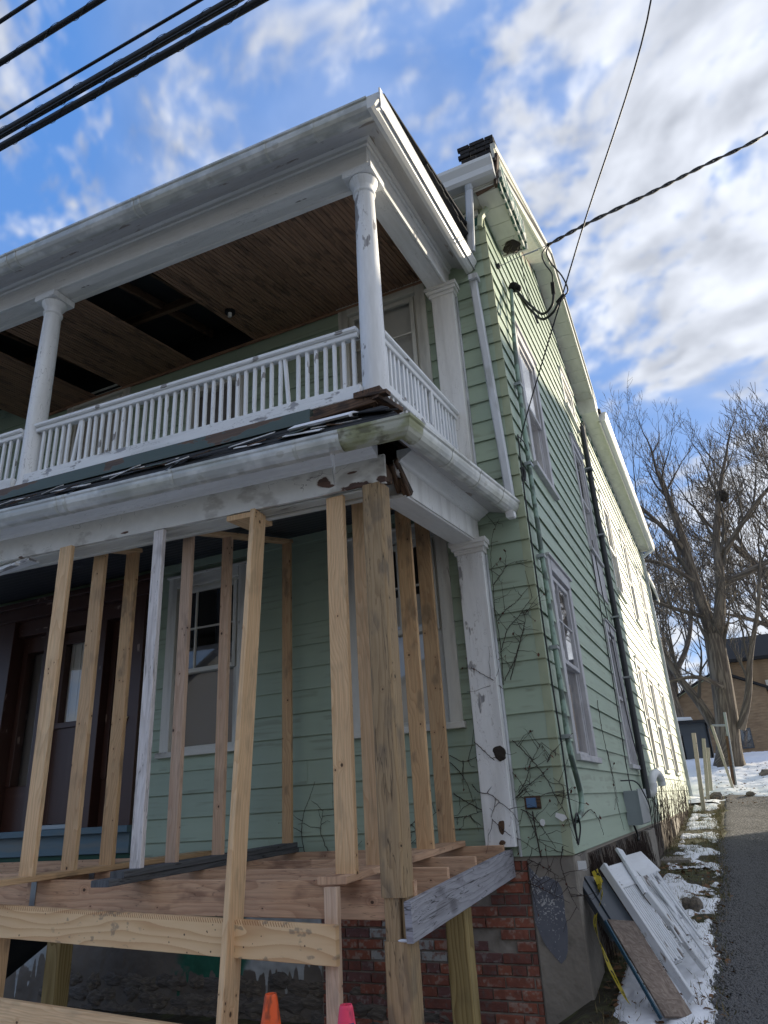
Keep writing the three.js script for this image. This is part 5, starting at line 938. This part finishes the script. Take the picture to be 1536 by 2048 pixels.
// ================================================================ VINES
{
  const vv = [[[-0.341, 2.461], [-0.327, 2.772], [-0.338, 3.101], [-0.328, 3.293], [-0.318, 3.561], [-0.273, 3.757], [-0.207, 3.87]], [[-0.328, 3.293], [-0.236, 3.388], [-0.177, 3.446], [-0.008, 3.456]], [[-0.327, 2.983], [-0.26, 3.055], [-0.152, 3.12], [-0.031, 3.224]], [[-0.333, 2.725], [-0.244, 2.913], [-0.153, 2.988], [-0.076, 3.074], [-0.01, 3.137]], [[-0.328, 2.498], [-0.229, 2.648], [-0.173, 2.767], [-0.127, 2.871], [-0.097, 2.979], [-0.117, 3.04]], [[-0.28, 2.5], [-0.151, 2.811], [-0.115, 2.902]], [[-0.352, 2.439], [-0.408, 2.507], [-0.492, 2.564], [-0.554, 2.611], [-0.681, 2.643]], [[-0.602, 2.051], [-0.481, 1.925], [-0.354, 1.812], [-0.288, 1.72], [-0.212, 1.592]], [[-0.842, 1.69], [-0.739, 1.621], [-0.613, 1.551], [-0.516, 1.485], [-0.408, 1.382], [-0.339, 1.334], [-0.225, 1.257]], [[-0.847, 1.92], [-0.772, 1.84], [-0.711, 1.723], [-0.686, 1.618]], [[-0.681, 1.745], [-0.607, 1.685], [-0.521, 1.664], [-0.449, 1.605], [-0.364, 1.531], [-0.347, 1.462]], [[-0.324, 2.044], [-0.203, 1.904], [-0.111, 1.771], [-0.043, 1.614], [0.006, 1.506], [0.035, 1.387], [0.067, 1.285]], [[-0.322, 1.66], [-0.238, 1.772], [-0.21, 1.857], [-0.147, 1.94], [-0.095, 2.008]], [[-0.342, 1.63], [-0.229, 1.717], [-0.127, 1.78], [-0.061, 1.83]], [[-0.279, 1.535], [-0.249, 1.443], [-0.214, 1.337], [-0.081, 1.253]], [[-0.319, 1.552], [-0.227, 1.487], [-0.145, 1.364], [-0.093, 1.275]], [[-0.043, 1.288], [-0.074, 1.188], [-0.06, 1.075], [-0.036, 0.978], [0.004, 0.889]], [[-0.314, 1.209], [-0.237, 1.178], [-0.162, 1.133], [-0.104, 1.097]], [[-0.343, 1.058], [-0.273, 1.036], [-0.183, 0.993], [-0.051, 0.93]], [[-0.226, 1.192], [-0.28, 1.1], [-0.334, 1.058]], [[-0.85, 1.515], [-0.75, 1.519], [-0.622, 1.552]], [[-0.843, 1.97], [-0.754, 1.922], [-0.68, 1.924], [-0.567, 1.957]], [[-0.009, 1.566], [0.018, 1.64], [0.017, 1.686], [-0.048, 1.752]], [[-0.073, 1.863], [-0.03, 1.93], [0.007, 1.951]]];
  const leafBit = (p, s) => { const g = leafG.clone(); g.rotateX(rr(0, 6)); g.rotateY(rr(0, 6)); g.scale(s, s, s); g.translate(p.x, p.y, p.z); return g; };
  const bits = new Map();
  function vine(v, pts, norm, twigs = 1) {
    if (!bits.has(v)) bits.set(v, [[], []]);
    const stem = [], [tw, lf] = bits.get(v);
    const c = curve(pts, pts.length * 9).map(p => p.add(V(rr(-0.003, 0.003), rr(-0.003, 0.003), rr(-0.003, 0.004))));
    stem.push(tube(c, c.map((_, i) => lerp(0.0036, 0.0014, i / c.length)), 5));
    for (let i = 2; i < c.length - 1; i++) if (rnd() < 0.12 * twigs) {
      const d = c[i + 1].clone().sub(c[i]).normalize(), side = d.clone().cross(norm).multiplyScalar(rnd() < 0.5 ? 1 : -1).add(d.multiplyScalar(rr(0, 0.8))).normalize(), L = rr(0.05, 0.26);
      const q = [c[i]]; for (let k = 1; k <= 4; k++) q.push(c[i].clone().addScaledVector(side, L * k / 4).add(V(rr(-0.006, 0.006), rr(-0.006, 0.008) * k, 0.003 * k)));
      tw.push(tube(q, [0.0022, 0.002, 0.0016, 0.0013, 0.001], 4)); if (rnd() < 0.4) lf.push(leafBit(q[4], rr(0.25, 0.55)));
    } else if (rnd() < 0.09) lf.push(leafBit(c[i], rr(0.18, 0.4)));
    part(v, 'stem', stem, M.vine);
  }
  const creeper = label => thing('creeper', label, 'creeper'), c1 = creeper('bare dark creeper spreading over the front corner siding and the pilaster'), c2 = creeper('sparse bare creeper stems on the driveway side wall'), c3 = creeper('thin bare creeper on the siding behind the shoring studs');
  vv.forEach((a, i) => { const onP = a.some(p => p[0] < -0.38 && p[0] > -0.6); vine(c1, a.map(p => V(p[0], p[1], p[0] < -0.36 && p[0] > -0.61 && p[1] > 1.3 ? 0.112 : 0.030)), EZ, 1.15); });
  [[[2.534, -2.187], [2.184, -2.2], [1.896, -2.334], [1.562, -2.378], [1.276, -2.546]], [[2.042, -2.301], [1.753, -2.436], [1.444, -2.405]], [[1.461, -0.417], [1.503, -0.894], [1.417, -1.178], [1.292, -1.31]], [[1.242, -6.277], [1.807, -8.182], [1.48, -8.904]], [[1.289, -4.896], [1.492, -7.928], [1.392, -11.899]], [[1.503, -7.071], [0.894, -5.541], [0.708, -4.886]]].forEach(a => vine(c2, a.map(p => V(0.03, p[0], p[1])), EX, 0.8));
  for (let i = 0; i < 7; i++) { const x = rr(-2.2, -0.75), y = rr(1.3, 1.6); vine(c3, [V(x, 1.25, 0.025), V(x + rr(-0.1, 0.1), y, 0.027), V(x + rr(-0.25, 0.25), y + rr(0.1, 0.5), 0.027)], EZ, 1.2); }
  for (const [v, [tw, lf]] of bits) { for (const [n, g, m] of [['twigs', tw, M.vine], ['leaves', lf, M.leafRed]]) if (g.length) part(v, n, g, m).userData.kind = 'stuff'; }
  settle(c1, -0.3, 1.25, 0.03); settle(c2, 0.03, 1.25, -2); settle(c3, -1.5, 1.25, 0.03);
  // mat of dead strands hanging over the side foundation
  const g = []; for (let i = 0; i < 420; i++) { const z = -0.45 - 4.2 * Math.pow(rnd(), 1.3), x = 0.012 + rr(0, 0.05), y0 = rr(0.95, 1.21), y1 = Math.max(gy(0, z), y0 - rr(0.2, 0.75)); g.push(tube([V(x, y0, z), V(x + rr(0, 0.03), lerp(y0, y1, 0.5), z + rr(-0.05, 0.05)), V(x + rr(0, 0.05), y1, z + rr(-0.09, 0.09))], [0.0032, 0.0026, 0.0016], 3, false)); }
  const h = solo('vine_mat', g, M.vine, 'mat of dead hanging creeper strands over the side foundation', 'vine', undefined, 'stuff');
  const g2 = []; for (let i = 0; i < 150; i++) { const z = -5 - rr(0, 8), y0 = rr(1.0, 1.8); g2.push(tube([V(0.04, y0 - rr(0.2, 0.6), z), V(0.06 + rr(0, 0.05), y0, z + rr(-0.3, 0.3)), V(0.05, y0 + rr(-0.1, 0.35), z + rr(-0.6, 0.6))], [0.005, 0.004, 0.002], 3, false)); }
  solo('vine_mat', g2, M.vine, 'tangle of bare creeper along the foot of the sunlit siding', 'vine', undefined, 'stuff');
}
// ================================================================ DEBRIS LEANING ON THE SIDE FOUNDATION
{
  // broken railing panel: frame of two stiles, plain head boards, row of thin slats
  const A = V(0.13, 1.09, -0.42), B = V(0.635, 0.40, 0.16);          // near stile: top, foot
  const dn = B.clone().sub(A), len = dn.length(); dn.normalize();
  const ac = V(0.27, 0.03, -0.96).normalize(), W = 1.75;               // across, away from the street
  const nrm = dn.clone().cross(ac).normalize(); if (nrm.y < 0) nrm.negate();
  const at = (s, t, o = 0) => A.clone().addScaledVector(ac, s * 0.5).addScaledVector(dn, t).addScaledVector(nrm, o);
  const p = thing('broken_shutter', 'broken white slatted railing panel leaning against the foundation with snow on it', 'railing panel');
  part(p, 'stile', bar(at(0.02, -0.02, 0.02), at(0.02, len, 0.02), 0.035, 0.06, ac), M.panelWhite);
  part(p, 'head_board', bar(at(0.06, 0.1, 0.02), at(0.72, 0.1, 0.02), 0.19, 0.018, dn), M.panelWhite);
  part(p, 'head_board', bar(at(0.86, 0.06, 0.02), at(1.62, 0.06, 0.02), 0.2, 0.018, dn), M.panelWhite);
  for (let i = 0; i < 9; i++) part(p, 'slat', bar(at(0.10 + i * 0.062, 0.2, 0.014), at(0.11 + i * 0.064, len - 0.22 - 0.05 * hash(i, 1, 7), 0.012), 0.02, 0.014, ac), M.panelWhite);
  for (let i = 0; i < 12; i++) part(p, 'slat', bar(at(0.9 + i * 0.058, 0.16, 0.02), at(0.72 + i * 0.066 + 0.05 * hash(i, 3, 7), 0.55 + 0.24 * hash(i, 2, 7), 0.02 + 0.02 * hash(i, 5, 7)), 0.018, 0.016, ac), M.panelWhite);
  settle(p, 0.4, 0.5, -0.4);
  const q = thing('loose_rail', 'loose white rail board lying across the broken railing panel', 'board'); part(q, 'board', bar(at(0.72, -0.1, 0.05), at(0.62, 0.33, 0.05), 0.07, 0.026, ac), M.panelWhite); part(q, 'rail', bar(at(0.62, 0.32, 0.055), V(0.72, 0.47, -0.42), 0.06, 0.04, ac), M.panelWhite, 'splintered rail end'); settle(q, 0.5, 0.6, -0.8);
  for (const [a, b, l] of [[at(1.1, 0.3, 0.07), V(0.70, 0.52, -0.85), 'loose slat sliding off the broken panel'], [at(1.35, 0.2, 0.06), V(0.64, 0.56, -1.35), 'loose slat at the far end of the broken panel'], [at(0.95, 0.25, 0.08), V(0.74, 0.50, -0.62), 'loose slat beside the fallen rail']]) solo('fallen_lath', bar(a, b, 0.045, 0.016, ac), M.panelWhite, l, 'lath', 'laths shed from the broken panel');
  // old door tucked under the near stile, a chipboard sheet slumped below it
  const D = thing('old_door', 'dark painted old door propped behind the broken panel', 'door');
  const dw = V(0.10, -0.52, 0.85).sub(dn.clone().multiplyScalar(V(0.10, -0.52, 0.85).dot(dn))).normalize();      // sloping down towards the street
  const et = (w, t) => at(0.0, t, -0.03).addScaledVector(dw, w);
  part(D, 'leaf', bar(et(0.13, 0.05), et(0.13, 0.56), 0.26, 0.03, dw), M.darkDoor); part(D, 'stile', bar(et(0.245, 0.04), et(0.245, 0.57), 0.04, 0.044, dw), M.darkDoor); part(D, 'moulding', bar(et(0.19, 0.07), et(0.19, 0.54), 0.018, 0.05, dw), M.darkDoor); settle(D, 0.2, 0.6, 0);
  solo('chipboard_sheet', [bar(et(0.125, 0.46).addScaledVector(dn, 0), et(0.145, 1.14), 0.22, 0.014, dw, 0.001).translate(0.012, 0.03, 0.02)], M.osb, 'rough chipboard sheet slumped at the foot of the broken panel', 'board');
  solo('board_strip', [bar(et(0.255, 0.46), et(0.285, 1.14), 0.012, 0.022, dw, 0.001).translate(0.012, 0.026, 0.022)], std({ roughness: 0.6, color: 0x1f4557 }), 'blue-edged strip along the chipboard sheet', 'board');
  const tp = [V(0.10, 1.06, -0.28), V(0.14, 0.98, -0.22), V(0.10, 0.8, 0.02), V(0.16, 0.6, 0.1), V(0.24, 0.47, 0.22), V(0.3, 0.42, 0.34)];
  { const c = curve(tp, 40), pos = [], uv = []; for (let i = 0; i < 40; i++) { const w = (k) => V(Math.cos(k * 0.22) * 0.017, 0.012 * Math.sin(k * 0.37), -0.012 + 0.012 * Math.sin(k * 0.29)); const a = c[i].clone().add(w(i)), b = c[i].clone().sub(w(i)), d = c[i + 1].clone().add(w(i + 1)), e = c[i + 1].clone().sub(w(i + 1)); const v0 = i * 0.025, v1 = v0 + 0.025; pos.push(...a.toArray(), ...b.toArray(), ...e.toArray(), ...a.toArray(), ...e.toArray(), ...d.toArray()); uv.push(0, v0, 0.075, v0, 0.075, v1, 0, v0, 0.075, v1, 0, v1); }
    solo('caution_tape', geo(pos, uv), M.tapeYellow, 'yellow caution tape with black print trailing to the ground by the pier', 'tape'); }
  solo('caution_tape', [0, 1, 2].map(i => bar6(0.09 + 0.01 * i, 1.10 - 0.03 * i, -0.32, 0.13, 1.02 - 0.02 * i, -0.24 + 0.02 * i, 0.05, 0.004, V(1, 0.4, i))), M.tapeYellow, 'knot of yellow caution tape at the top of the old door', 'tape');
  solo('white_plank', bar(V(0.33, 0.70, -3.9), V(0.50, 0.63, -2.75), 0.12, 0.022, EX), M.panelWhite, 'white plank lying on the snow by the foundation', 'plank');
  for (const [x, z, s] of [[0.52, -2.35, 0.075], [0.60, -2.28, 0.085]]) solo('rock', blob(x, gy(x, z) + 0.03, z, s * 0.7, s, s * 0.8, 700 + Math.round(x * 50), 0.3, 2), M.stone[2], 'brown lump of stone on the snow beside the fallen slats', 'rock', 'stones on the snow');
  for (let i = 0; i < 5; i++) { const x = rr(0.15, 0.5), z = rr(0.35, 0.95); solo('rock', blob(x, gy(x, z) + 0.01, z, rr(0.03, 0.06), 0.03, rr(0.03, 0.06), 720 + i, 0.3, 1), M.stone[i % 3], 'small rubble stone by the foot of the corner pier', 'rock', 'rubble by the pier'); }
  for (let i = 0; i < 8; i++) { // dry weeds
    const x = rr(0.35, 0.8), z = rr(0.3, -1.2), y = gy(x, z), g = []; for (let k = 0; k < 7; k++) { const d = V(rr(-0.7, 0.7), 1, rr(-0.7, 0.7)).normalize(), l = rr(0.05, 0.16); g.push(tube([V(x, y - 0.01, z), V(x, y, z).addScaledVector(d, l * 0.5), V(x, y - 0.01, z).addScaledVector(d, l).add(V(rr(-0.03, 0.03), -0.02, rr(-0.03, 0.03)))], [0.0022, 0.0016, 0.001], 4)); const lf = leafG.clone(); lf.rotateX(rr(-1, 1)); lf.rotateY(rr(0, 6)); lf.scale(0.5, 0.5, 0.5); lf.translate(x + d.x * l * 0.7, y + d.y * l * 0.7, z + d.z * l * 0.7); g.push(lf); }
    solo('weed', g, i % 2 ? M.grass : M.leaf, 'small withered weed standing in the snow near the broken panel', 'weed', 'weeds in the snow'); }
}
// ================================================================ TREES
function tree(name, label, spec) {
  const t = thing(name, label, 'tree', spec.group), R = rng(spec.seed), q = (a, b) => a + (b - a) * R();
  const big = [], small = [];
  const put = (pts, rad, lvl) => (lvl < 2 ? big : small).push(tube(pts, rad, lvl === 0 ? 14 : lvl === 1 ? 8 : lvl === 2 ? 6 : lvl === 3 ? 4 : 3, false));
  function grow(p, d, len, r, lvl) {
    const n = lvl < 2 ? 9 : lvl < 4 ? 6 : 3, pts = [p.clone()], rad = [r], dir = d.clone(), seg = len / n, kids = [];
    for (let i = 1; i <= n; i++) {
      dir.add(V(q(-1, 1), q(-0.6, 1), q(-1, 1)).multiplyScalar(spec.wob || 0.16)).add(V(0, (spec.up ?? 0.06) * (lvl > 1 ? 1.2 : 0.6), 0)).normalize();
      const c = pts[i - 1].clone().addScaledVector(dir, seg); pts.push(c); rad.push(Math.max(spec.min, r * (1 - 0.72 * i / n)));
      if (i > (lvl ? 0 : 1)) kids.push([c, dir.clone(), rad[i], i / n]);
    }
    put(pts, rad, lvl);
    if (lvl >= spec.levels) return;
    const m = spec.kids[lvl] ?? 4;
    for (let k = 0; k < m; k++) {
      const [c, dd, rk, f] = kids[Math.min(kids.length - 1, Math.floor((0.15 + 0.85 * (k + R()) / m) * kids.length))];
      const side = V(q(-1, 1), q(-0.4, 0.7), q(-1, 1)); side.sub(dd.clone().multiplyScalar(side.dot(dd))).normalize();
      const a = q(0.45, 0.95), nd = dd.clone().multiplyScalar(Math.cos(a)).addScaledVector(side, Math.sin(a)).normalize();
      grow(c, nd, len * q(0.42, 0.72) * (1.12 - 0.35 * f), Math.max(spec.min, rk * q(0.5, 0.75)), lvl + 1);
    }
    grow(pts[n], dir, len * 0.55, rad[n], lvl + 1);
  }
  for (const l of spec.limbs) { // main limbs drawn through given points, then branching freely
    const c = curve(l.pts.map(a => V(...a)), 22), rad = c.map((_, i) => lerp(l.r0, l.r1, Math.pow(i / 22, 0.8)));
    if (l.flare) for (let i = 0; i < 5; i++) rad[i] *= 1 + 0.45 * Math.pow(1 - i / 5, 2);
    big.push(tube(c, rad, l.trunk ? 16 : 10, false));
    const n = l.kids ?? 8;
    for (let k = 0; k < n; k++) {
      const f = lerp(l.from ?? 0.3, 1, (k + R() * 0.8) / n), i = Math.min(22, Math.floor(f * 22)), tg = c[Math.min(22, i + 1)].clone().sub(c[Math.max(0, i - 1)]).normalize();
      const side = V(q(-1, 1), q(-0.3, 0.8), q(-1, 1)); side.sub(tg.clone().multiplyScalar(side.dot(tg))).normalize();
      const a = q(0.4, 0.95); grow(c[i], tg.clone().multiplyScalar(Math.cos(a)).addScaledVector(side, Math.sin(a)), (l.len ?? 3) * q(0.6, 1.1) * (1.15 - 0.5 * f), Math.max(spec.min, rad[i] * q(0.35, 0.6)), 2);
    }
    if (!l.trunk) grow(c[22], c[22].clone().sub(c[20]).normalize(), (l.len ?? 3) * 0.8, l.r1, 2);
  }
  part(t, 'trunk', big, M.bark); part(t, 'crown', small, M.twig);
  const b = spec.limbs[0].pts[0]; settle(t, b[0], b[1], b[2]); return t;
}
const ZT = -20;
tree('bare_tree', 'tall bare forked tree with furrowed grey bark at the end of the driveway', { seed: 5, min: 0.0052, levels: 5, kids: [4, 4, 3, 3, 3], wob: 0.17, up: 0.08, group: undefined, limbs: [
  { trunk: true, flare: true, r0: 0.37, r1: 0.30, kids: 2, from: 0.6, len: 2, pts: [[0.98, 2.1, ZT], [1.2, 3.5, ZT], [1.33, 5.0, ZT], [1.40, 6.3, ZT]] },
  { r0: 0.25, r1: 0.05, kids: 9, len: 2.2, pts: [[1.40, 6.1, ZT], [1.25, 7.6, ZT - 0.1], [1.15, 9.6, ZT], [0.95, 11.3, ZT + 0.3], [0.8, 12.3, ZT + 0.5]] },
  { r0: 0.22, r1: 0.05, kids: 9, len: 2.1, pts: [[1.46, 6.1, ZT], [1.95, 7.8, ZT + 0.2], [2.15, 9.3, ZT + 0.2], [2.65, 11.2, ZT], [3.1, 12.4, ZT - 0.2]] },
  { r0: 0.1, r1: 0.03, kids: 8, len: 2.6, pts: [[1.1, 9.4, ZT], [0.4, 10.4, ZT + 0.6], [-0.5, 11.6, ZT + 1.1], [-0.9, 12.4, ZT + 1.3]] },
  { r0: 0.09, r1: 0.03, kids: 8, len: 2.4, pts: [[1.2, 8.2, ZT], [0.2, 8.9, ZT + 0.5], [-0.9, 9.1, ZT + 0.9], [-2.0, 9.8, ZT + 1.3]] },
  { r0: 0.09, r1: 0.03, kids: 8, len: 2.2, pts: [[1.32, 6.9, ZT], [0.3, 7.3, ZT + 0.5], [-0.8, 7.9, ZT + 1], [-2, 8.3, ZT + 1.5]] },
  { r0: 0.12, r1: 0.035, kids: 9, len: 2.6, pts: [[2.1, 8.7, ZT], [3.0, 9.7, ZT + 0.4], [4.0, 10.6, ZT + 0.8], [5.2, 11.3, ZT + 1]] },
  { r0: 0.13, r1: 0.04, kids: 9, len: 2.4, pts: [[2.0, 7.9, ZT], [3.1, 8.2, ZT + 0.3], [4.3, 8.6, ZT + 0.5], [5.6, 8.9, ZT + 0.7]] },
  { r0: 0.09, r1: 0.03, kids: 5, len: 1.4, pts: [[1.3, 4.6, ZT + 0.3], [0.7, 4.9, ZT + 0.8], [0.0, 4.85, ZT + 1.2], [-0.9, 4.6, ZT + 1.6]] },
  { r0: 0.14, r1: 0.04, kids: 9, len: 2.0, pts: [[1.55, 3.3, ZT + 0.2], [1.95, 4.2, ZT + 0.4], [2.3, 5.4, ZT + 0.5], [2.9, 7.0, ZT + 0.5], [3.3, 8.5, ZT + 0.4]] },
  { r0: 0.2, r1: 0.05, kids: 7, len: 2.2, pts: [[1.0, 2.9, ZT - 0.4], [0.55, 4.2, ZT - 0.6], [0.0, 5.3, ZT - 0.8], [-0.5, 6.8, ZT - 0.9], [-1.1, 8.4, ZT - 1]] }] });
{ const z = ZT, n = thing('squirrel_nest', 'dark leafy squirrel nest high in the bare tree fork', 'nest'); part(n, 'nest', blob(2.72, 10.95, z + 0.1, 0.15, 0.24, 0.15, 801, 0.4, 2, 3), M.nest); settle(n, 2.72, 10.7, z + 0.1); }
tree('bare_tree', 'bare tree with russet twigs beyond the brown house', { seed: 11, min: 0.011, levels: 5, kids: [4, 5, 5, 4, 3], wob: 0.22, limbs: [
  { trunk: true, r0: 0.4, r1: 0.25, kids: 4, from: 0.4, len: 4, pts: [[5.2, 2.6, -27], [5.1, 5, -27], [5.2, 7.5, -27]] }, { r0: 0.22, r1: 0.06, kids: 11, len: 3.6, pts: [[5.2, 7.3, -27], [4.4, 9.2, -27], [3.4, 10.6, -26.6], [2.6, 11.6, -26.2]] }, { r0: 0.22, r1: 0.06, kids: 11, len: 3.6, pts: [[5.2, 7.3, -27], [5.6, 9.5, -27], [5.4, 12, -27], [6, 14, -27]] }, { r0: 0.16, r1: 0.05, kids: 10, len: 3, pts: [[5.1, 6, -27], [4, 7.2, -26.6], [3, 7.8, -26.2], [2.0, 8.2, -26]] }] });
tree('bare_tree', 'thin bare tree standing behind the dark shed', { seed: 17, min: 0.012, levels: 5, kids: [4, 5, 4, 4, 3], wob: 0.22, limbs: [
  { trunk: true, r0: 0.28, r1: 0.2, kids: 4, from: 0.4, len: 3, pts: [[-0.6, 2.8, -32], [-0.8, 5, -32], [-1.2, 7.5, -32]] }, { r0: 0.18, r1: 0.05, kids: 12, len: 3.4, pts: [[-1.2, 7.3, -32], [-1.5, 9.5, -32], [-1.4, 12, -32], [-1.8, 14, -32]] }, { r0: 0.16, r1: 0.05, kids: 10, len: 3.2, pts: [[-1, 6.4, -32], [0.2, 8, -31.6], [0.8, 9.8, -31.4], [1.0, 11.4, -31]] }] });
for (let k = 0; k < 4; k++) tree('far_tree', 'far bare tree in the wood behind the brown house', { seed: 30 + k, min: 0.02, levels: 4, kids: [4, 5, 5, 4], wob: 0.24, group: 'far wood', limbs: [{ trunk: true, r0: 0.3, r1: 0.2, kids: 5, from: 0.3, len: 4, pts: [[-5 + k * 3.4, 3.2, -46 - 2 * (k % 2)], [-5 + k * 3.4, 6, -46], [-4.8 + k * 3.4, 8.5, -46]] }, { r0: 0.18, r1: 0.05, kids: 12, len: 4, pts: [[-4.8 + k * 3.4, 8.3, -46], [-5 + k * 3.4, 10.5, -46], [-4.6 + k * 3.4, 13, -46]] }] });

// ================================================================ BEYOND THE HOUSE
{
  const b = thing('brown_house', 'brown shingled house with a gable behind the bare tree', 'house');
  const wall = part(b, 'wall', [prism(V(0, 0, -36), EX, EY, EZ, [[-0.75, 2.9], [3.2, 2.9], [3.2, 5.9], [1.25, 6.85], [-0.75, 5.85]], 3)], M.brownShingle);
  const w2 = part(b, 'tall_wall', box(1.95, 11, 2.8, 7.45, -40, -34.2), M.brownShingle);
  for (let k = 0; k < 30; k++) { const y = 3.0 + k * 0.13; if (y < 5.85) part(wall, 'shingle_course', prism(V(-0.74, y, -33), EZ, EY, EX, [[0, 0], [0.022, 0], [0.004, 0.13], [0, 0.13]], 3.92, rr(0, 3), rr(0, 3)), M.brownShingle); else { const a = -0.75 + (y - 5.7) * 2.0, c = 3.2 - (y - 5.75) * 2.0; if (c - a > 0.2) part(wall, 'shingle_course', prism(V(a, y, -33), EZ, EY, EX, [[0, 0], [0.022, 0], [0.004, 0.13], [0, 0.13]], c - a), M.brownShingle); } }
  for (let k = 0; k < 34; k++) part(w2, 'shingle_course', prism(V(1.96, 2.95 + k * 0.132, -34.2), EZ, EY, EX, [[0, 0], [0.022, 0], [0.004, 0.13], [0, 0.13]], 8), M.brownShingle);
  part(b, 'roof', [bar6(-0.95, 5.85, -34.5, 1.25, 6.95, -34.5, 3.4, 0.1, EZ), bar6(3.4, 5.87, -34.5, 1.25, 6.95, -34.5, 3.4, 0.1, EZ), prism(V(1.7, 0, 0), EZ, EY, EX, [[-33.9, 7.4], [-33.9, 7.55], [-37, 9.1], [-40.3, 7.5], [-40.3, 7.4]].reverse(), 9.6)], M.shingle);
  part(b, 'barge_board', [bar6(-0.95, 5.83, -32.9, 1.25, 6.93, -32.9, 0.04, 0.14, EZ)], M.corner);
  const w = holder(b, 'window'); part(w, 'frame', [box(1.62, 2.12, 3.3, 4.2, -33.01, -32.95)], M.shedWall); part(w, 'pane', box(1.68, 2.06, 3.36, 4.14, -32.949, -32.94, 0), M.glass);
  const w3 = holder(b, 'window'); part(w3, 'frame', box(3.3, 4.3, 5.0, 6.4, -34.2, -34.14), M.trim); part(w3, 'pane', box(3.4, 4.2, 5.1, 6.3, -34.139, -34.13, 0), M.glass);
  settle(b, 3, 2.9, -35);
  const s = thing('shed', 'dark grey shed with snow on its flat roof', 'shed');
  part(s, 'wall', box(-1.6, 0.44, 2.2, 4.12, -28.6, -26), M.shedWall); part(s, 'roof', prism(V(-1.9, 0, -28.9), EX, EY, EZ, [[0, 4.12], [2.55, 4.06], [2.55, 4.16], [0, 4.24]], 3.15), M.shingle); part(s, 'snow', prism(V(-1.9, 0, -28.9), EX, EY, EZ, [[0.0, 4.245], [1.9, 4.2], [1.85, 4.32], [0.9, 4.38], [0.0, 4.36]], 3.0), M.snow); part(s, 'door', [box(-0.5, 0.1, 2.3, 3.6, -26.0, -25.96)], M.shedWall); part(s, 'trim', [box(0.40, 0.47, 2.2, 4.06, -26.02, -25.95), box(-0.55, -0.5, 2.3, 3.65, -25.99, -25.95)], M.black);
  settle(s, -0.5, 2.2, -27);
  for (const [x0, y0, x1, y1, z, w, l] of [[0.355, 1.18, 0.48, 2.8, -12.3, 0.085, 'pale square fence post standing nearest the house corner'], [0.40, 1.30, 0.60, 2.78, -14.2, 0.08, 'greyish fence post between two others by the snow'], [0.46, 1.45, 0.62, 2.62, -15.4, 0.08, 'shorter fence post farthest along the row']]) solo('fence_post', bar6(x0, y0, z, x1, y1, z, w, w, EX), M.fencePost, l, 'post', 'fence posts by the snowy yard');
  const p = thing('pole_frame', 'old steel clothes pole with a crossbar and leaning brace', 'pole');
  part(p, 'pole', tube([V(1.07, 1.6, -16), V(1.2, 3.5, -16)], 0.035, 10), M.steel); part(p, 'crossbar', tube([V(0.82, 3.2, -16), V(1.18, 3.17, -16)], 0.025, 8), M.steel); part(p, 'brace', tube([V(0.82, 3.2, -16), V(1.0, 1.55, -15.7)], 0.035, 8), M.fencePost); part(p, 'chain_link', tube([V(1.02, 1.7, -15.95), V(1.12, 2.9, -15.95)], 0.04, 6), M.rotten);
  settle(p, 1.05, 1.55, -16);
  for (const [x, z, r] of [[0.6, -14.2, 0.1], [1.35, -14.6, 0.07], [1.9, -17.6, 0.16], [2.4, -18.4, 0.2]]) solo('rock', blob(x, gy(x, z) + 0.05, z, r * 1.4, r, r, 850 + Math.round(x * 9), 0.3, 2), M.stone[1], 'grey stone half buried in the snow by the tree', 'rock', 'stones by the tree');
}
// neighbours that are out of frame but throw the long shadow and the bounced light
{
  const n = thing('neighbour_house', 'two-storey gabled neighbour across the driveway', 'house');
  part(n, 'wall', prism(V(9.0, 0, 0), EZ, EY, EX, [[-19.5, 0.6], [-11.3, 0.6], [-11.3, 8.2], [-16.7, 10.55], [-19.5, 8.9]], 8), M.cream);
  part(n, 'roof', [bar6(12.95, 8.1, -11.0, 12.95, 10.6, -16.7, 8.3, 0.12, EX), bar6(12.95, 8.82, -19.65, 12.95, 10.6, -16.7, 8.3, 0.12, EX)], M.shingle);
  for (const z of [-12.8, -15.4, -18]) for (const y of [2.2, 5.2]) part(n, 'window', box(8.96, 9.0, y, y + 1.5, z - 0.45, z + 0.45), M.glass);
  settle(n, 13, 0.6, -15);
  for (const [x, w, l] of [[-19, 9, 'grey-brown gabled house across the street, last in its row'], [-6, 9, 'grey-brown gabled house straight across the street'], [7, 9, 'grey-brown gabled house across the street by the driveway end'], [20, 9, 'grey-brown gabled house across the street at the corner']]) {
    const h = thing('street_house', l, 'house', 'houses across the street');
    part(h, 'wall', prism(V(x - w / 2, -0.2, 21), EX, EY, EZ, [[0, 0], [w, 0], [w, 6.2], [w / 2, 9], [0, 6.2]], 8), M.paleWall); part(h, 'roof', [bar6(x - w / 2 - 0.3, 5.9, 25, x, 8.95, 25, 8.6, 0.15, EZ), bar6(x + w / 2 + 0.3, 5.9, 25, x, 8.95, 25, 8.6, 0.15, EZ)], M.shingle);
    for (const dx of [-2.6, 0, 2.6]) for (const y of [0.9, 3.9]) part(h, 'window', box(x + dx - 0.45, x + dx + 0.45, y, y + 1.5, 20.96, 21.0), M.curtain);
    settle(h, x, -0.2, 25);
  }
}
renderer.render(scene, camera);
